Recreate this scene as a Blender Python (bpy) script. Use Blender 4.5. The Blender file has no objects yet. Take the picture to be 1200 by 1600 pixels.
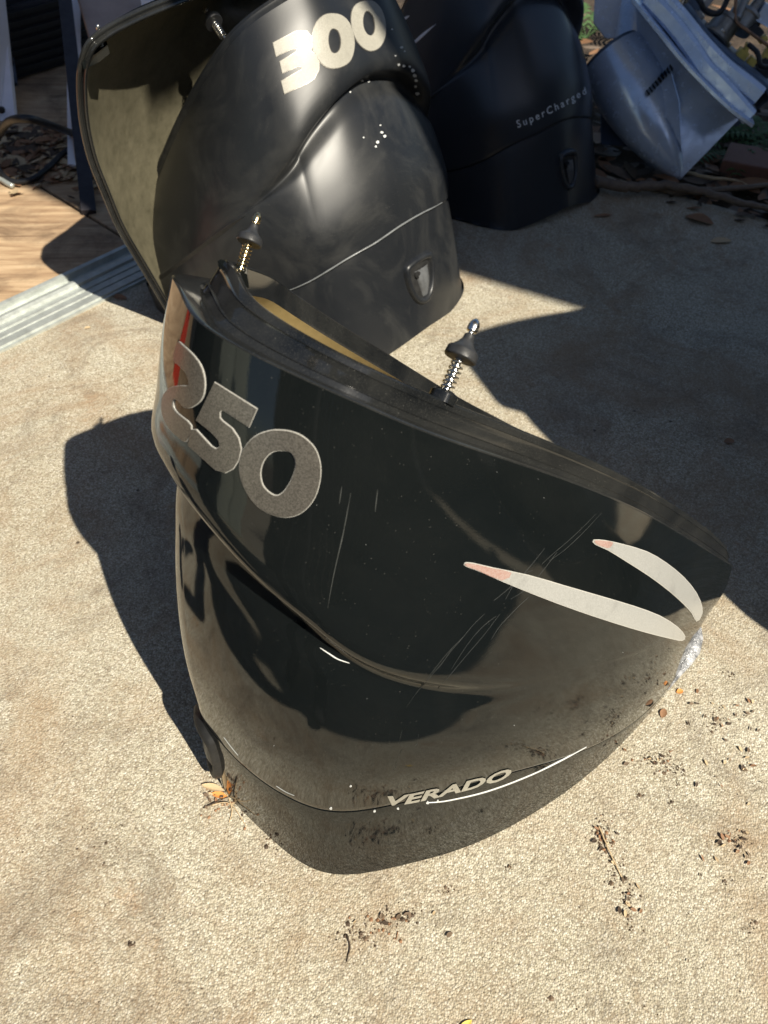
import bpy, bmesh, math, random
import numpy as np
from mathutils import Vector, Matrix
from mathutils.bvhtree import BVHTree
random.seed(7); np.random.seed(7)
sc = bpy.context.scene
COL = sc.collection
R = math.radians

# ------------------------------------------------------------------ camera
PITCH = 50.0; CAM_H = 1.0; FPX = 1155.0
cd = bpy.data.cameras.new('camera'); cam = bpy.data.objects.new('camera', cd); COL.objects.link(cam)
cam.location = (0, 0, CAM_H); cam.rotation_euler = (R(90-PITCH), 0, 0)
cd.sensor_fit = 'VERTICAL'; cd.sensor_height = 36.0; cd.lens = 36.0*FPX/1600.0
cd.clip_start = 0.02; cd.clip_end = 500
cd.dof.use_dof = True; cd.dof.focus_distance = 0.86; cd.dof.aperture_fstop = 7.0
sc.camera = cam

# ------------------------------------------------------------------ sky and sun
SUN_EL = 46.0
SUN_DIR = Vector((0.69, -0.724, 0)).normalized()*math.cos(R(SUN_EL)) + Vector((0, 0, math.sin(R(SUN_EL))))
wd = bpy.data.worlds.new('World'); sc.world = wd; wd.use_nodes = True
nt = wd.node_tree; nt.nodes.clear()
sky = nt.nodes.new('ShaderNodeTexSky'); sky.sky_type = 'NISHITA'; sky.sun_disc = False
sky.sun_elevation = R(SUN_EL); sky.sun_rotation = math.atan2(SUN_DIR.x, SUN_DIR.y)
sky.air_density = 1.0; sky.dust_density = 0.6; sky.ozone_density = 2.5
bg = nt.nodes.new('ShaderNodeBackground'); bg.inputs['Strength'].default_value = 0.05
wo = nt.nodes.new('ShaderNodeOutputWorld')
nt.links.new(sky.outputs[0], bg.inputs[0]); nt.links.new(bg.outputs[0], wo.inputs[0])
sl = bpy.data.lights.new('sun', 'SUN'); sl.energy = 5.0; sl.angle = R(0.53); sl.color = (1.0, 0.925, 0.785)
so = bpy.data.objects.new('sun', sl); COL.objects.link(so)
so.rotation_euler = SUN_DIR.to_track_quat('Z', 'Y').to_euler()
sc.view_settings.view_transform = 'Standard'; sc.view_settings.look = 'None'
sc.view_settings.exposure = 0.73; sc.view_settings.gamma = 1.0
sc.view_settings.use_curve_mapping = False

# ------------------------------------------------------------------ helpers
_p = R(PITCH)
_F = Vector((0, math.cos(_p), -math.sin(_p))); _R = Vector((1, 0, 0)); _U = _R.cross(_F)
CAMV = Vector((0, 0, CAM_H))
def ray(x, y): return (_F + _R*((x-600)/FPX) + _U*((800-y)/FPX))
def gnd(x, y, z=0.0):
    d = ray(x, y); return CAMV + d*((z-CAM_H)/d.z)
def atY(x, y, Y):
    d = ray(x, y); return CAMV + d*(Y/d.y)
def tag(o, label=None, cat=None, group=None, kind=None):
    if label: o['label'] = label
    if cat: o['category'] = cat
    if group: o['group'] = group
    if kind: o['kind'] = kind
    return o
def empty(name, loc=(0, 0, 0), label=None, cat=None, group=None):
    o = bpy.data.objects.new(name, None); COL.objects.link(o); o.location = loc
    o.empty_display_size = 0.05
    return tag(o, label, cat, group)
def link(name, me, mat=None, parent=None, smooth=True, sharp=None):
    if mat is not None: me.materials.append(mat)
    if smooth:
        me.polygons.foreach_set('use_smooth', [True]*len(me.polygons))
        if sharp: me.set_sharp_from_angle(angle=R(sharp))
    o = bpy.data.objects.new(name, me); COL.objects.link(o)
    if parent is not None:
        o.parent = parent
        # geometry is authored in the frame of the parent's origin being world: undo
        o.matrix_parent_inverse = Matrix.Identity(4)
    return o
def pyd(name, vs, fs, mat=None, parent=None, smooth=True, sharp=None, off=None):
    """mesh from world-space vertices; stored relative to the top object's location"""
    me = bpy.data.meshes.new(name)
    o0 = Vector((0, 0, 0))
    q = parent
    while q is not None:
        o0 += Vector(q.location); q = q.parent
    me.from_pydata([tuple(Vector(v)-o0) for v in vs], [], fs); me.update()
    return link(name, me, mat, parent, smooth, sharp)
def bm_obj(name, bm, mat=None, parent=None, smooth=True, sharp=35):
    me = bpy.data.meshes.new(name); 
    o0 = Vector((0, 0, 0)); q = parent
    while q is not None:
        o0 += Vector(q.location); q = q.parent
    bmesh.ops.translate(bm, verts=bm.verts, vec=-o0)
    bm.to_mesh(me); bm.free()
    return link(name, me, mat, parent, smooth, sharp)
def gridmesh(P, closed_c=False):
    """P: rows x cols x 3"""
    nr, nc = len(P), len(P[0])
    vs = [tuple(P[r][c]) for r in range(nr) for c in range(nc)]
    fs = []
    for r in range(nr-1):
        for c in range(nc-1 if not closed_c else nc):
            c2 = (c+1) % nc
            fs.append((r*nc+c, r*nc+c2, (r+1)*nc+c2, (r+1)*nc+c))
    return vs, fs
def tube(pts, rad, n=8, cap=True):
    """swept tube with per point radius"""
    pts = [Vector(p) for p in pts]
    if not hasattr(rad, '__len__'): rad = [rad]*len(pts)
    rows = []; ref = None
    for i, p in enumerate(pts):
        t = (pts[min(i+1, len(pts)-1)] - pts[max(i-1, 0)]).normalized()
        if ref is None:
            ref = t.orthogonal().normalized()
        ref = (ref - t*ref.dot(t)).normalized(); b = t.cross(ref)
        rows.append([p + (ref*math.cos(a)+b*math.sin(a))*rad[i] for a in [2*math.pi*k/n for k in range(n)]])
    vs, fs = gridmesh(rows, True)
    if cap:
        fs.append(tuple(reversed(range(n)))); m = (len(rows)-1)*n; fs.append(tuple(range(m, m+n)))
    return vs, fs
def lathe(o, ax, prof, n=20):
    """prof: list of (dist along axis, radius)"""
    o = Vector(o); ax = Vector(ax).normalized(); a = ax.orthogonal().normalized(); b = ax.cross(a)
    rows = [[o + ax*h + (a*math.cos(t)+b*math.sin(t))*r for t in [2*math.pi*k/n for k in range(n)]] for h, r in prof]
    vs, fs = gridmesh(rows, True)
    fs.append(tuple(reversed(range(n)))); m = (len(rows)-1)*n; fs.append(tuple(range(m, m+n)))
    return vs, fs
def merge(*mm):
    V, F = [], []
    for vs, fs in mm:
        k = len(V); V += list(vs); F += [tuple(i+k for i in f) for f in fs]
    return V, F
def box_axes(c, a, b, d, bevel=0.0):
    """oriented box: centre c, half axis vectors a,b,d"""
    bm = bmesh.new(); c, a, b, d = Vector(c), Vector(a), Vector(b), Vector(d)
    vs = [bm.verts.new(c+a*i+b*j+d*k) for i in (-1, 1) for j in (-1, 1) for k in (-1, 1)]
    for f in ((0, 1, 3, 2), (4, 6, 7, 5), (0, 4, 5, 1), (2, 3, 7, 6), (0, 2, 6, 4), (1, 5, 7, 3)):
        bm.faces.new([vs[i] for i in f])
    bmesh.ops.recalc_face_normals(bm, faces=bm.faces)
    if bevel: bmesh.ops.bevel(bm, geom=bm.edges, offset=bevel, segments=2, profile=.6, affect='EDGES')
    return bm
def nspline(K, Pts, X):
    """natural cubic spline through Pts at knots K evaluated at X (numpy)"""
    K = np.array(K, float); Pts = np.array(Pts, float); n = len(K); h = np.diff(K)
    A = np.eye(n); B = np.zeros_like(Pts)
    for i in range(1, n-1):
        A[i, i-1] = h[i-1]; A[i, i] = 2*(h[i-1]+h[i]); A[i, i+1] = h[i]
        B[i] = 6*((Pts[i+1]-Pts[i])/h[i] - (Pts[i]-Pts[i-1])/h[i-1])
    M = np.linalg.solve(A, B); out = []
    for x in X:
        i = min(max(np.searchsorted(K, x)-1, 0), n-2); t0 = (K[i+1]-x); t1 = (x-K[i])
        out.append(M[i]*t0**3/(6*h[i]) + M[i+1]*t1**3/(6*h[i]) + (Pts[i]/h[i]-M[i]*h[i]/6)*t0 + (Pts[i+1]/h[i]-M[i+1]*h[i]/6)*t1)
    return np.array(out)
def catmull(pts, n, closed=False):
    pts = [np.array(p, float) for p in pts]; out = []; m = len(pts)
    rng = m if closed else m-1
    for i in range(rng):
        if closed: a, b, c, d = pts[i-1], pts[i], pts[(i+1) % m], pts[(i+2) % m]
        else: a, b, c, d = pts[max(i-1, 0)], pts[i], pts[i+1], pts[min(i+2, m-1)]
        for k in range(n):
            t = k/n
            out.append(.5*((2*b)+(-a+c)*t+(2*a-5*b+4*c-d)*t*t+(-a+3*b-3*c+d)*t**3))
    if not closed: out.append(pts[-1])
    return out

# ------------------------------------------------------------------ material helpers
class MT:
    def __init__(s, name):
        s.m = bpy.data.materials.new(name); s.m.use_nodes = True; s.nt = s.m.node_tree
        s.b = s.nt.nodes['Principled BSDF']; s.out = s.nt.nodes['Material Output']
        s.tc = s.nt.nodes.new('ShaderNodeTexCoord')
    def n(s, t, **k):
        x = s.nt.nodes.new(t)
        for a, b in k.items():
            if a.startswith('i_'):
                key = a[2:]; key = int(key) if key.isdigit() else key
                x.inputs[key].default_value = b
            else: setattr(x, a, b)
        return x
    def l(s, a, b): s.nt.links.new(a, b)
    def co(s, scale=(1, 1, 1), rot=(0, 0, 0)):
        m = s.n('ShaderNodeMapping'); m.inputs['Scale'].default_value = scale; m.inputs['Rotation'].default_value = rot
        s.l(s.tc.outputs['Object'], m.inputs['Vector']); return m.outputs[0]
    def noise(s, sc_, det=4, rough=.6, dist=0, co=None):
        x = s.n('ShaderNodeTexNoise'); x.inputs['Scale'].default_value = sc_; x.inputs['Detail'].default_value = det
        x.inputs['Roughness'].default_value = rough; x.inputs['Distortion'].default_value = dist
        s.l(co if co is not None else s.tc.outputs['Object'], x.inputs['Vector']); return x.outputs['Fac']
    def vor(s, sc_, feature='F1', co=None, out='Distance', rnd=1.0):
        x = s.n('ShaderNodeTexVoronoi'); x.feature = feature; x.inputs['Scale'].default_value = sc_
        x.inputs['Randomness'].default_value = rnd
        s.l(co if co is not None else s.tc.outputs['Object'], x.inputs['Vector']); return x.outputs[out]
    def ramp(s, f, stops, interp='LINEAR'):
        x = s.n('ShaderNodeValToRGB'); cr = x.color_ramp; cr.interpolation = interp
        while len(cr.elements) < len(stops): cr.elements.new(.5)
        for e, (p, c) in zip(cr.elements, stops):
            e.position = p; e.color = (c, c, c, 1) if isinstance(c, (int, float)) else (*c, 1)
        s.l(f, x.inputs[0]); return x.outputs[0]
    def mix(s, f, a, b, mode='MIX'):
        x = s.n('ShaderNodeMix', data_type='RGBA', blend_type=mode)
        for v, k in ((f, 0), (a, 6), (b, 7)):
            if isinstance(v, (int, float)) and k == 0: x.inputs[0].default_value = v
            elif isinstance(v, (int, float)): x.inputs[k].default_value = (v, v, v, 1)
            elif isinstance(v, tuple): x.inputs[k].default_value = (*v, 1)
            else: s.l(v, x.inputs[k])
        return x.outputs[2]
    def math(s, op, a, b=None, clamp=False):
        x = s.n('ShaderNodeMath', operation=op); x.use_clamp = clamp
        for k, v in ((0, a), (1, b)):
            if v is None: continue
            if isinstance(v, (int, float)): x.inputs[k].default_value = v
            else: s.l(v, x.inputs[k])
        return x.outputs[0]
    def bump(s, h, strength=.3, dist=.002, prev=None):
        x = s.n('ShaderNodeBump'); x.inputs['Strength'].default_value = strength; x.inputs['Distance'].default_value = dist
        s.l(h, x.inputs['Height'])
        if prev is not None: s.l(prev, x.inputs['Normal'])
        return x.outputs[0]
    def set(s, **k):
        for a, v in k.items():
            i = s.b.inputs[a.replace('_', ' ')]
            if hasattr(v, 'is_output') or isinstance(v, bpy.types.NodeSocket): s.l(v, i)
            elif isinstance(v, tuple) and len(v) == 3: i.default_value = (*v, 1)
            else: i.default_value = v
        return s
M = {}
def simple(name, col, rough=.6, metal=0.0, var=.25, nscale=30, bumpd=.0006, bs=.3, spec=.5):
    m = MT(name); f = m.noise(nscale, 5, .65)
    c = m.mix(m.ramp(f, [(.3, 0.0), (.7, 1.0)]), tuple(x*(1-var) for x in col), tuple(min(x*(1+var), 1) for x in col))
    m.set(Base_Color=c, Roughness=m.ramp(m.noise(nscale*1.7, 4), [(.3, max(rough-.1, .02)), (.7, min(rough+.1, 1))]), Metallic=metal)
    m.b.inputs['Specular IOR Level'].default_value = spec
    m.set(Normal=m.bump(m.noise(nscale*6, 3), bs, bumpd)); M[name] = m.m; return m.m

def gloss_black(name, base, rough, dust, scratch=1.0, blot=0.0):
    m = MT(name)
    # fine dust speckle + broad dusty film + rubbed scratches
    broad = m.ramp(m.noise(5.0, 6, .65, .8), [(.38, 0.0), (.75, 1.0)])
    fine = m.ramp(m.noise(900, 2, .5), [(.55, 0.0), (.75, 1.0)])
    spk = m.ramp(m.vor(230), [(0.0, 1.0), (.075, 0.9), (.12, 0.0)])
    spk = m.math('MULTIPLY', spk, m.ramp(m.noise(60, 2), [(.52, 0.0), (.6, 1.0)]))
    sm = m.n('ShaderNodeMapping'); sm.inputs['Scale'].default_value = (40, 40, 3.0); sm.inputs['Rotation'].default_value = (R(20), R(35), 0)
    m.l(m.tc.outputs['Object'], sm.inputs['Vector'])
    scr = m.ramp(m.noise(6, 5, .8, 0, sm.outputs[0]), [(.66, 0.0), (.72, .5), (.8, 1.0)])
    scr = m.math('MULTIPLY', scr, m.ramp(m.noise(4.2, 3, .5, 1.2), [(.5, 0.0), (.62, 1.0)]))
    film = m.math('ADD', m.math('MULTIPLY', broad, dust), m.math('MULTIPLY', fine, dust*.8))
    film = m.math('ADD', film, m.math('MULTIPLY', scr, .16*scratch), True)
    film = m.math('ADD', film, m.math('MULTIPLY', spk, .16), True)
    if blot:
        bl = m.ramp(m.noise(7.0, 5, .62, 1.4), [(.45, 0.0), (.62, .6), (.8, 1.0)])
        film = m.math('ADD', film, m.math('MULTIPLY', bl, blot), True)
    col = m.mix(film, base, (.36, .35, .31))
    m.set(Base_Color=col)
    rr = m.math('ADD', m.math('MULTIPLY', film, .55), rough, True)
    m.set(Roughness=rr)
    m.b.inputs['IOR'].default_value = 1.5
    nb = m.bump(m.noise(9, 2, .4), .12, .004)
    nb = m.bump(m.noise(700, 2, .5), .06, .0003, nb)
    m.set(Normal=nb)
    M[name] = m.m; return m.m
gloss_black('gloss_black', (.0045, .006, .0065), .025, .010)
gloss_black('satin_black', (.009, .0105, .013), .37, .018, .9, .055); M['satin_black'].node_tree.nodes['Principled BSDF'].inputs['Specular IOR Level'].default_value = .38
gloss_black('deep_black', (.028, .033, .041), .30, .016, .4, .0)
gloss_black('rim_black', (.007, .008, .009), .07, .07, 2.6)  # heavier dust film also lightens the rim, painting in its highlights
simple('rubber', (.028, .029, .031), .42, 0, .3, 90)
simple('black_gap', (.016, .016, .017), .35, 0, .3, 90)
simple('rough_black', (.012, .012, .012), .6, 0, .4, 70)
simple('bright_steel', (.78, .76, .70), .2, 1.0, .12, 120)
simple('brass', (.75, .62, .36), .22, 1.0, .2, 90)
def lining(name, a, b):
    m = MT(name); f = m.noise(26, 6, .75)
    fib = m.ramp(m.vor(420), [(0.0, 1.0), (.22, .0)])
    c = m.mix(m.ramp(f, [(.3, 0.0), (.7, 1.0)]), a, b)
    c = m.mix(m.math('MULTIPLY', fib, m.ramp(m.noise(40, 3), [(.45, 0.0), (.7, .5)])), c, (.55, .52, .42))
    m.set(Base_Color=c, Roughness=.42, Normal=m.bump(m.noise(380, 4, .7), .5, .001)); M[name] = m.m
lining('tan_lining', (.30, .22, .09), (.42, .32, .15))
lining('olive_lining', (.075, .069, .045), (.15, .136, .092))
def decal(name, a, b, metal=.0, rough=.45):
    m = MT(name); g = m.noise(750, 2, .6); w = m.noise(30, 5, .7)
    c = m.mix(m.ramp(g, [(.35, 0.0), (.65, 1.0)]), a, b)
    c = m.mix(m.ramp(w, [(.55, 0.0), (.8, .5)]), c, tuple(x*.55 for x in a))
    m.set(Base_Color=c, Roughness=rough, Metallic=metal, Normal=m.bump(g, .25, .0003)); M[name] = m.m
decal('grey_decal', (.10, .092, .08), (.21, .195, .17), .55, .36)
decal('cream_decal', (.25, .238, .20), (.35, .335, .285))
decal('white_decal', (.27, .27, .255), (.34, .34, .325), 0, .3)
decal('pink_decal', (.30, .17, .14), (.37, .28, .25))
decal('pale_edge', (.38, .37, .34), (.5, .49, .45))

# ------------------------------------------------------------------ cowl control net (local: u forward, v sideways, w up)
S = list(range(11))
R0 = [(-.012, 0, -.030), (-.004, .058, -.038), (.008, .105, -.047), (.024, .151, -.054), (.060, .195, -.060), (.134, .232, -.067),
      (.233, .266, -.072), (.377, .284, -.075), (.513, .277, -.074), (.620, .257, -.074), (.712, .222, -.078)]
R1 = [(.002, 0, .125), (.008, .055, .112), (.022, .103, .094), (.045, .150, .082), (.084, .193, .076), (.158, .237, .086),
      (.262, .272, .072), (.392, .286, .006), (.520, .279, -.042), (.626, .257, -.052), (.716, .221, -.052)]
R5 = [(.066, 0, .500), (.063, .050, .492), (.066, .095, .474), (.079, .145, .438), (.104, .187, .392), (.146, .221, .330),
      (.218, .247, .262), (.322, .262, .190), (.444, .262, .118), (.583, .248, .045), (.735, .219, -.015)]
R7 = [(.128, 0, .637), (.117, .050, .636), (.122, .092, .626), (.152, .145, .604), (.187, .178, .577), (.232, .194, .538),
      (.305, .205, .478), (.400, .210, .397), (.520, .213, .285), (.655, .214, .145), (.784, .209, .009)]
REC = [.019, .019, .019, .019, .017, .012, .003, 0, 0, 0, 0]      # how far the panel under the shelf sits in
def outward(c):
    a = R7[max(c-1, 0)]; b = R7[min(c+1, 10)]
    if c == 0: return np.array((-1., 0, 0))
    t = np.array((b[0]-a[0], b[1]-a[1], 0)); t /= np.linalg.norm(t)
    return np.array((-t[1], t[0], 0))
def net(f0=4.6, fw=2.2):
    r = {k: [np.array(p, float) for p in v] for k, v in (('0', R0), ('1', R1), ('5', R5), ('7', R7))}
    rows = []; rows.append(r['0']); rows.append(r['1'])
    R4 = []
    for c in range(11):
        d = .022 if c < 6 else .030
        dn = (r['1'][c]-r['5'][c]); L = np.linalg.norm(dn); dn = dn/L*min(d, L*.25)
        R4.append(r['5'][c] + dn - outward(c)*REC[c])
    for t, bu in ((.30, .012), (.55, .013), (.80, .006)):
        rows.append([r['1'][c]*(1-t)+R4[c]*t + outward(c)*bu*(1 if c < 9 else .3) for c in range(11)])
    rows.append(R4); rows.append(r['5'])
    for t, bu in ((.33, .004), (.70, .004)):
        rows.append([r['5'][c]*(1-t)+r['7'][c]*t + outward(c)*bu for c in range(11)])
    rows.append(r['7'])
    # towards the front the shelf dies away into one smooth flank
    for c in range(11):
        wt = min(max((c-f0)/fw, 0), 1); wt = wt*wt*(3-2*wt)
        if wt <= 0: continue
        A, B, C_ = r['1'][c], r['5'][c], r['7'][c]
        l1 = np.linalg.norm(B-A); l2 = np.linalg.norm(C_-B); t5 = l1/(l1+l2)
        B = B*(1-wt) + (A*(1-t5)+C_*t5 + outward(c)*(.026 if c < 9 else .008))*wt
        def q(t): return A*(t-t5)*(t-1)/(t5) + B*t*(t-1)/(t5*(t5-1)) + C_*t*(t-t5)/(1-t5)
        for k, t in ((2, .3*t5), (3, .55*t5), (4, .8*t5), (5, .92*t5), (6, t5), (7, t5+.33*(1-t5)), (8, t5+.70*(1-t5))):
            rows[k][c] = rows[k][c]*(1-wt) + q(t)*wt
    return rows
ROWS = net(); ROWS_SHORT = net(3.4, 1.9)     # the older cowls have a shorter scoop
NC = 15   # samples per control column gap
def cowl_grid(rows_=None):
    """dense symmetric surface: list of rows (numpy, cols x 3); seam index; crest index"""
    X = np.linspace(-10, 10, 20*NC+1)
    dense = []
    for row in (rows_ or ROWS):
        full = [p*np.array((1, -1, 1)) for p in row[:0:-1]] + list(row)
        dense.append(nspline(np.arange(-10, 11), full, X))
    dense = np.array(dense)
    return X, dense
def between(dense, idx, n, crease=()):
    """smooth rows through the control rows idx (Catmull-Rom), n per gap"""
    out = []
    for k in range(len(idx)-1):
        i = idx[k]; j = idx[k+1]
        a = dense[idx[k-1]] if k > 0 and i not in crease else dense[i]*2-dense[j]
        d = dense[idx[k+2]] if k+2 < len(idx) and j not in crease else dense[j]*2-dense[i]
        b, c = dense[i], dense[j]
        # centripetal style tangents from mean chord lengths
        def ch(p, q): return max(np.linalg.norm(p-q, axis=1)[100:-100].mean(), 1e-5)**.5
        t01, t12, t23 = ch(a, b), ch(b, c), ch(c, d)
        m1 = (c-b + t12*((b-a)/t01 - (c-a)/(t01+t12)))
        m2 = (c-b + t12*((d-c)/t23 - (d-b)/(t12+t23)))
        nn = n[k] if hasattr(n, '__len__') else n
        for s in range(nn):
            t = s/nn
            out.append((2*t**3-3*t**2+1)*b + (t**3-2*t**2+t)*m1 + (-2*t**3+3*t**2)*c + (t**3-t**2)*m2)
    out.append(dense[idx[-1]])
    return np.array(out)
def grid_normals(G):
    du = np.gradient(G, axis=1); dv = np.gradient(G, axis=0)
    n = np.cross(du, dv); L = np.linalg.norm(n, axis=2, keepdims=True); n = n/np.maximum(L, 1e-9)
    return n
RIMN = np.array((.69, 0, .72))
def make_cowl(frame, root, mats, clampz=None, lining_mat='tan_lining', scl=None, dws=None, squeeze=None, rec=0.0, asym=0.0):
    """frame: 4x4 local->world. returns BVH of outer shell"""
    X, dense = cowl_grid(ROWS_SHORT if rec else ROWS)
    if scl is not None:
        dense = dense*np.array(scl)
        crest, base, seam = dws
        dense[6][:, 2] += crest; dense[5][:, 2] += crest; dense[0][:, 2] += base; dense[1][:, 2] += seam
        for k, f in ((2, .6), (3, .35), (4, .15)): dense[k][:, 2] += seam*f
    if squeeze is not None:
        u0, k = squeeze; uu = dense[..., 0]
        dense[..., 0] = np.where(uu > u0, u0+(uu-u0)*k + 0*uu, uu)
    if asym:
        dense = dense.copy(); a_ = np.abs(X); mk = X < 0
        du = np.interp(a_, [0, .6, 1.5, 3, 5, 8, 10], [0, .012, .045, .085, .075, .03, .01])*asym
        dw = np.interp(a_, [0, 1, 3, 6, 8, 10], [0, .012, .055, .070, .075, .03])*asym
        kk = np.ones(13)/13
        du = np.convolve(np.pad(du*mk, 6, mode='edge'), kk, 'valid'); dw = np.convolve(np.pad(dw*mk, 6, mode='edge'), kk, 'valid')
        dense[:, :, 0] += du[None]
        for k, f in ((9, 1.0), (8, .7), (7, .35)): dense[k][:, 2] -= dw*f
    if asym:
        g_ = np.exp(-np.linspace(-2, 2, 31)**2); g_ /= g_.sum(); w_ = np.clip((3.5-np.abs(X))/1.5, 0, 1)[:, None]
        for k in (7, 8, 9):
            sm_ = np.stack([np.convolve(np.pad(dense[k][:, a2_], 15, mode='edge'), g_, 'valid') for a2_ in range(3)], 1); dense[k] = dense[k]*(1-w_)+sm_*w_
    if rec:
        dwS = np.interp(X, [-10, -6.5, -5, -4.5, -4, -3.5, -2.5, -1, 0, 1, 2, 3, 5, 10], [0, -.05, -.045, -.028, -.007, .004, .011, .004, -.004, .006, .016, .016, 0, 0])
        dense[1][:, 2] += np.convolve(np.pad(dwS, 7, mode='edge'), np.ones(15)/15, 'valid')
        for k, f in ((5, 1.0), (4, .75), (3, .35)):
            tg_ = np.gradient(dense[k], axis=0); o_ = np.stack([-tg_[:, 1], tg_[:, 0], 0*tg_[:, 0]], 1); o_ /= np.linalg.norm(o_, axis=1, keepdims=True)
            if o_[len(X)//2, 0] > 0: o_ = -o_
            dense[k] -= o_*(rec*f*np.clip((4.5-np.abs(X))/.9, 0, 1)**1.0)[:, None]
    low = between(dense, [0, 1], [10])
    top = between(dense, [1, 2, 3, 4, 5, 6, 7, 8, 9], [8, 8, 8, 7, 8, 7, 7, 7])
    FM = np.array(frame)
    def W(G):
        G = np.asarray(G); q = G@FM[:3, :3].T + FM[:3, 3]
        if clampz is not None: q[..., 2] = np.maximum(q[..., 2], clampz)
        return q
    full = np.concatenate([low[:-1], top]); N = grid_normals(full)
    sgn = np.sign(N[len(full)//2, len(X)//2] @ np.array((-1, 0, 0.)))
    N = N*sgn
    nl = len(low)-1
    # lower panel, with a rolled-in lip at the seam so that a real groove separates it
    lp = [full[i] + N[i]*.0 for i in range(nl)]
    lp.append(full[nl] - .0016*(full[nl]-full[nl-1])/.009 - N[nl]*.0008)
    lp.append(lp[-1] - N[nl]*.004)
    bot = full[0] - N[0]*.006
    vs, fs = gridmesh(W(np.array([bot]+lp)))
    low_o = pyd('lower_panel', vs, fs, mats['low'], root, sharp=50)
    tp = [top[0] - N[nl]*.004 + (top[1]-top[0])*.15, top[0] + (top[1]-top[0])*.15 - N[nl]*.0004, top[0] + (top[1]-top[0])*.4] + list(top[1:])
    vs, fs = gridmesh(W(np.array(tp))); sh = pyd('outer_shell', vs, fs, mats['top'], root, sharp=60)
    bv = BVHTree.FromPolygons([Vector(v) for v in W(full).reshape(-1, 3)], [tuple(f) for f in gridmesh(full)[1]])
    # shelf and collar around the opening
    rim = dense[9]; farr = .92 if asym else 1.0
    tg = np.gradient(rim, axis=0); tg /= np.linalg.norm(tg, axis=1, keepdims=True)
    inw = np.cross(tg, RIMN); inw /= np.linalg.norm(inw, axis=1, keepdims=True)
    mid = rim.mean(axis=0)
    if (inw[len(X)//2] @ (mid-rim[len(X)//2])) < 0: inw = -inw
    a = np.abs(X)
    wid = np.interp(a, [0, 1.2, 3, 6, 10], [.026, .022, .015, .010, .007])[:, None]
    ris = np.interp(a, [0, 8, 9.3, 9.8, 10], [1, 1, .95, .75, .40])[:, None]*np.interp(a, [0, 1.5, 3.5, 10], [.95, .86, .66, .70])[:, None]
    prof = [(0, 0, 0), (.05, 0, .0012), (.15, 0, .002), (.9, 0, .0025), (1.0, .0, .001), (1.05, 0, .0035), (1.05, .0008, .010), (1.05, .0, .0106), (1.05, .0024, .0112),
            (1.05, .0026, .0160), (1.05, .0030, .0220), (1.05, .0034, .0270), (1.05, .0030, .0300), (1.05, .0024, .0304), (1.05, .0042, .0312),
            (1.05, .0050, .0375), (1.05, .0062, .0395), (1.05, .0085, .0400), (1.05, .0115, .0395), (1.05, .0125, .038), (1.05, .0130, .016), (1.05, .0150, .002)]
    farf = np.where(X < -.6, farr, 1.0)[:, None]; k_ = np.ones(15)/15
    farf = np.convolve(np.pad(farf[:, 0], 7, mode='edge'), k_, 'valid')[:, None]
    rows = []
    for p0, p1, p2 in prof:
        q = rim + inw*(wid*p0+p1) + RIMN*(p2*(ris*farf if p2 > .004 else 1))
        if p0 > .5:
            for _ in range(3):
                q2 = np.stack([np.convolve(np.pad(q[:, a_], 7, mode='edge'), k_, 'valid') for a_ in range(3)], 1)
                w_ = np.clip((9.0-np.abs(X))/2, 0, 1)[:, None]; q = q*(1-w_)+q2*w_
        rows.append(q)
    vs, fs = gridmesh(W(np.array(rows))); col = pyd('rim_collar', vs, fs, mats['rim'], root, sharp=28)
    back = [full[nl-4+q_]-N[nl-4+q_]*(.0028+.0014*(1-abs(q_-4)/5)) for q_ in range(10)]
    vs, fs = gridmesh(W(np.array(back))); pyd('seam_backing', vs, fs, M['rough_black'], root)  # added black strip behind the seam, keeps the gap dark
    # inner lining
    N2 = N.copy()
    inn = full - N2*.0065
    inn = np.concatenate([inn[:nl+34:2], inn[nl+44::2]])   # skip the sharp shelf fold
    G = np.concatenate([inn[:-3], [rows[-1]]])
    vs, fs = gridmesh(W(G)); pyd('inner_lining', vs, fs, M[lining_mat], root, sharp=60)
    # front end caps that close the wall thickness
    for e in (0, -1):
        o = full[:, e]; i_ = (full-N2*.0065)[:, e]
        vs, fs = gridmesh(W(np.array([o, i_]))); pyd('wall_edge', vs, fs, mats['rim'], root)
    return bv, W, dict(rim=rim, inw=inw, full=full, N=N, nl=nl, rows=rows, X=X)
def frame_from(L, yaw, roll, pitch=0.0):
    """local u,v,w -> world. yaw: azimuth of u; roll: raises v side; pitch: raises u"""
    az = R(yaw)
    u = Vector((math.cos(az), math.sin(az), 0)); z = Vector((0, 0, 1)); v = Vector((math.sin(az), -math.cos(az), 0))
    m = Matrix((u, v, z)).transposed()
    rr = Matrix(((1, 0, 0), (0, math.cos(R(roll)), -math.sin(R(roll))), (0, math.sin(R(roll)), math.cos(R(roll)))))
    pp = Matrix(((math.cos(R(pitch)), 0, -math.sin(R(pitch))), (0, 1, 0), (math.sin(R(pitch)), 0, math.cos(R(pitch)))))
    return Matrix.Translation(L) @ (m @ pp @ rr).to_4x4()

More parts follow.
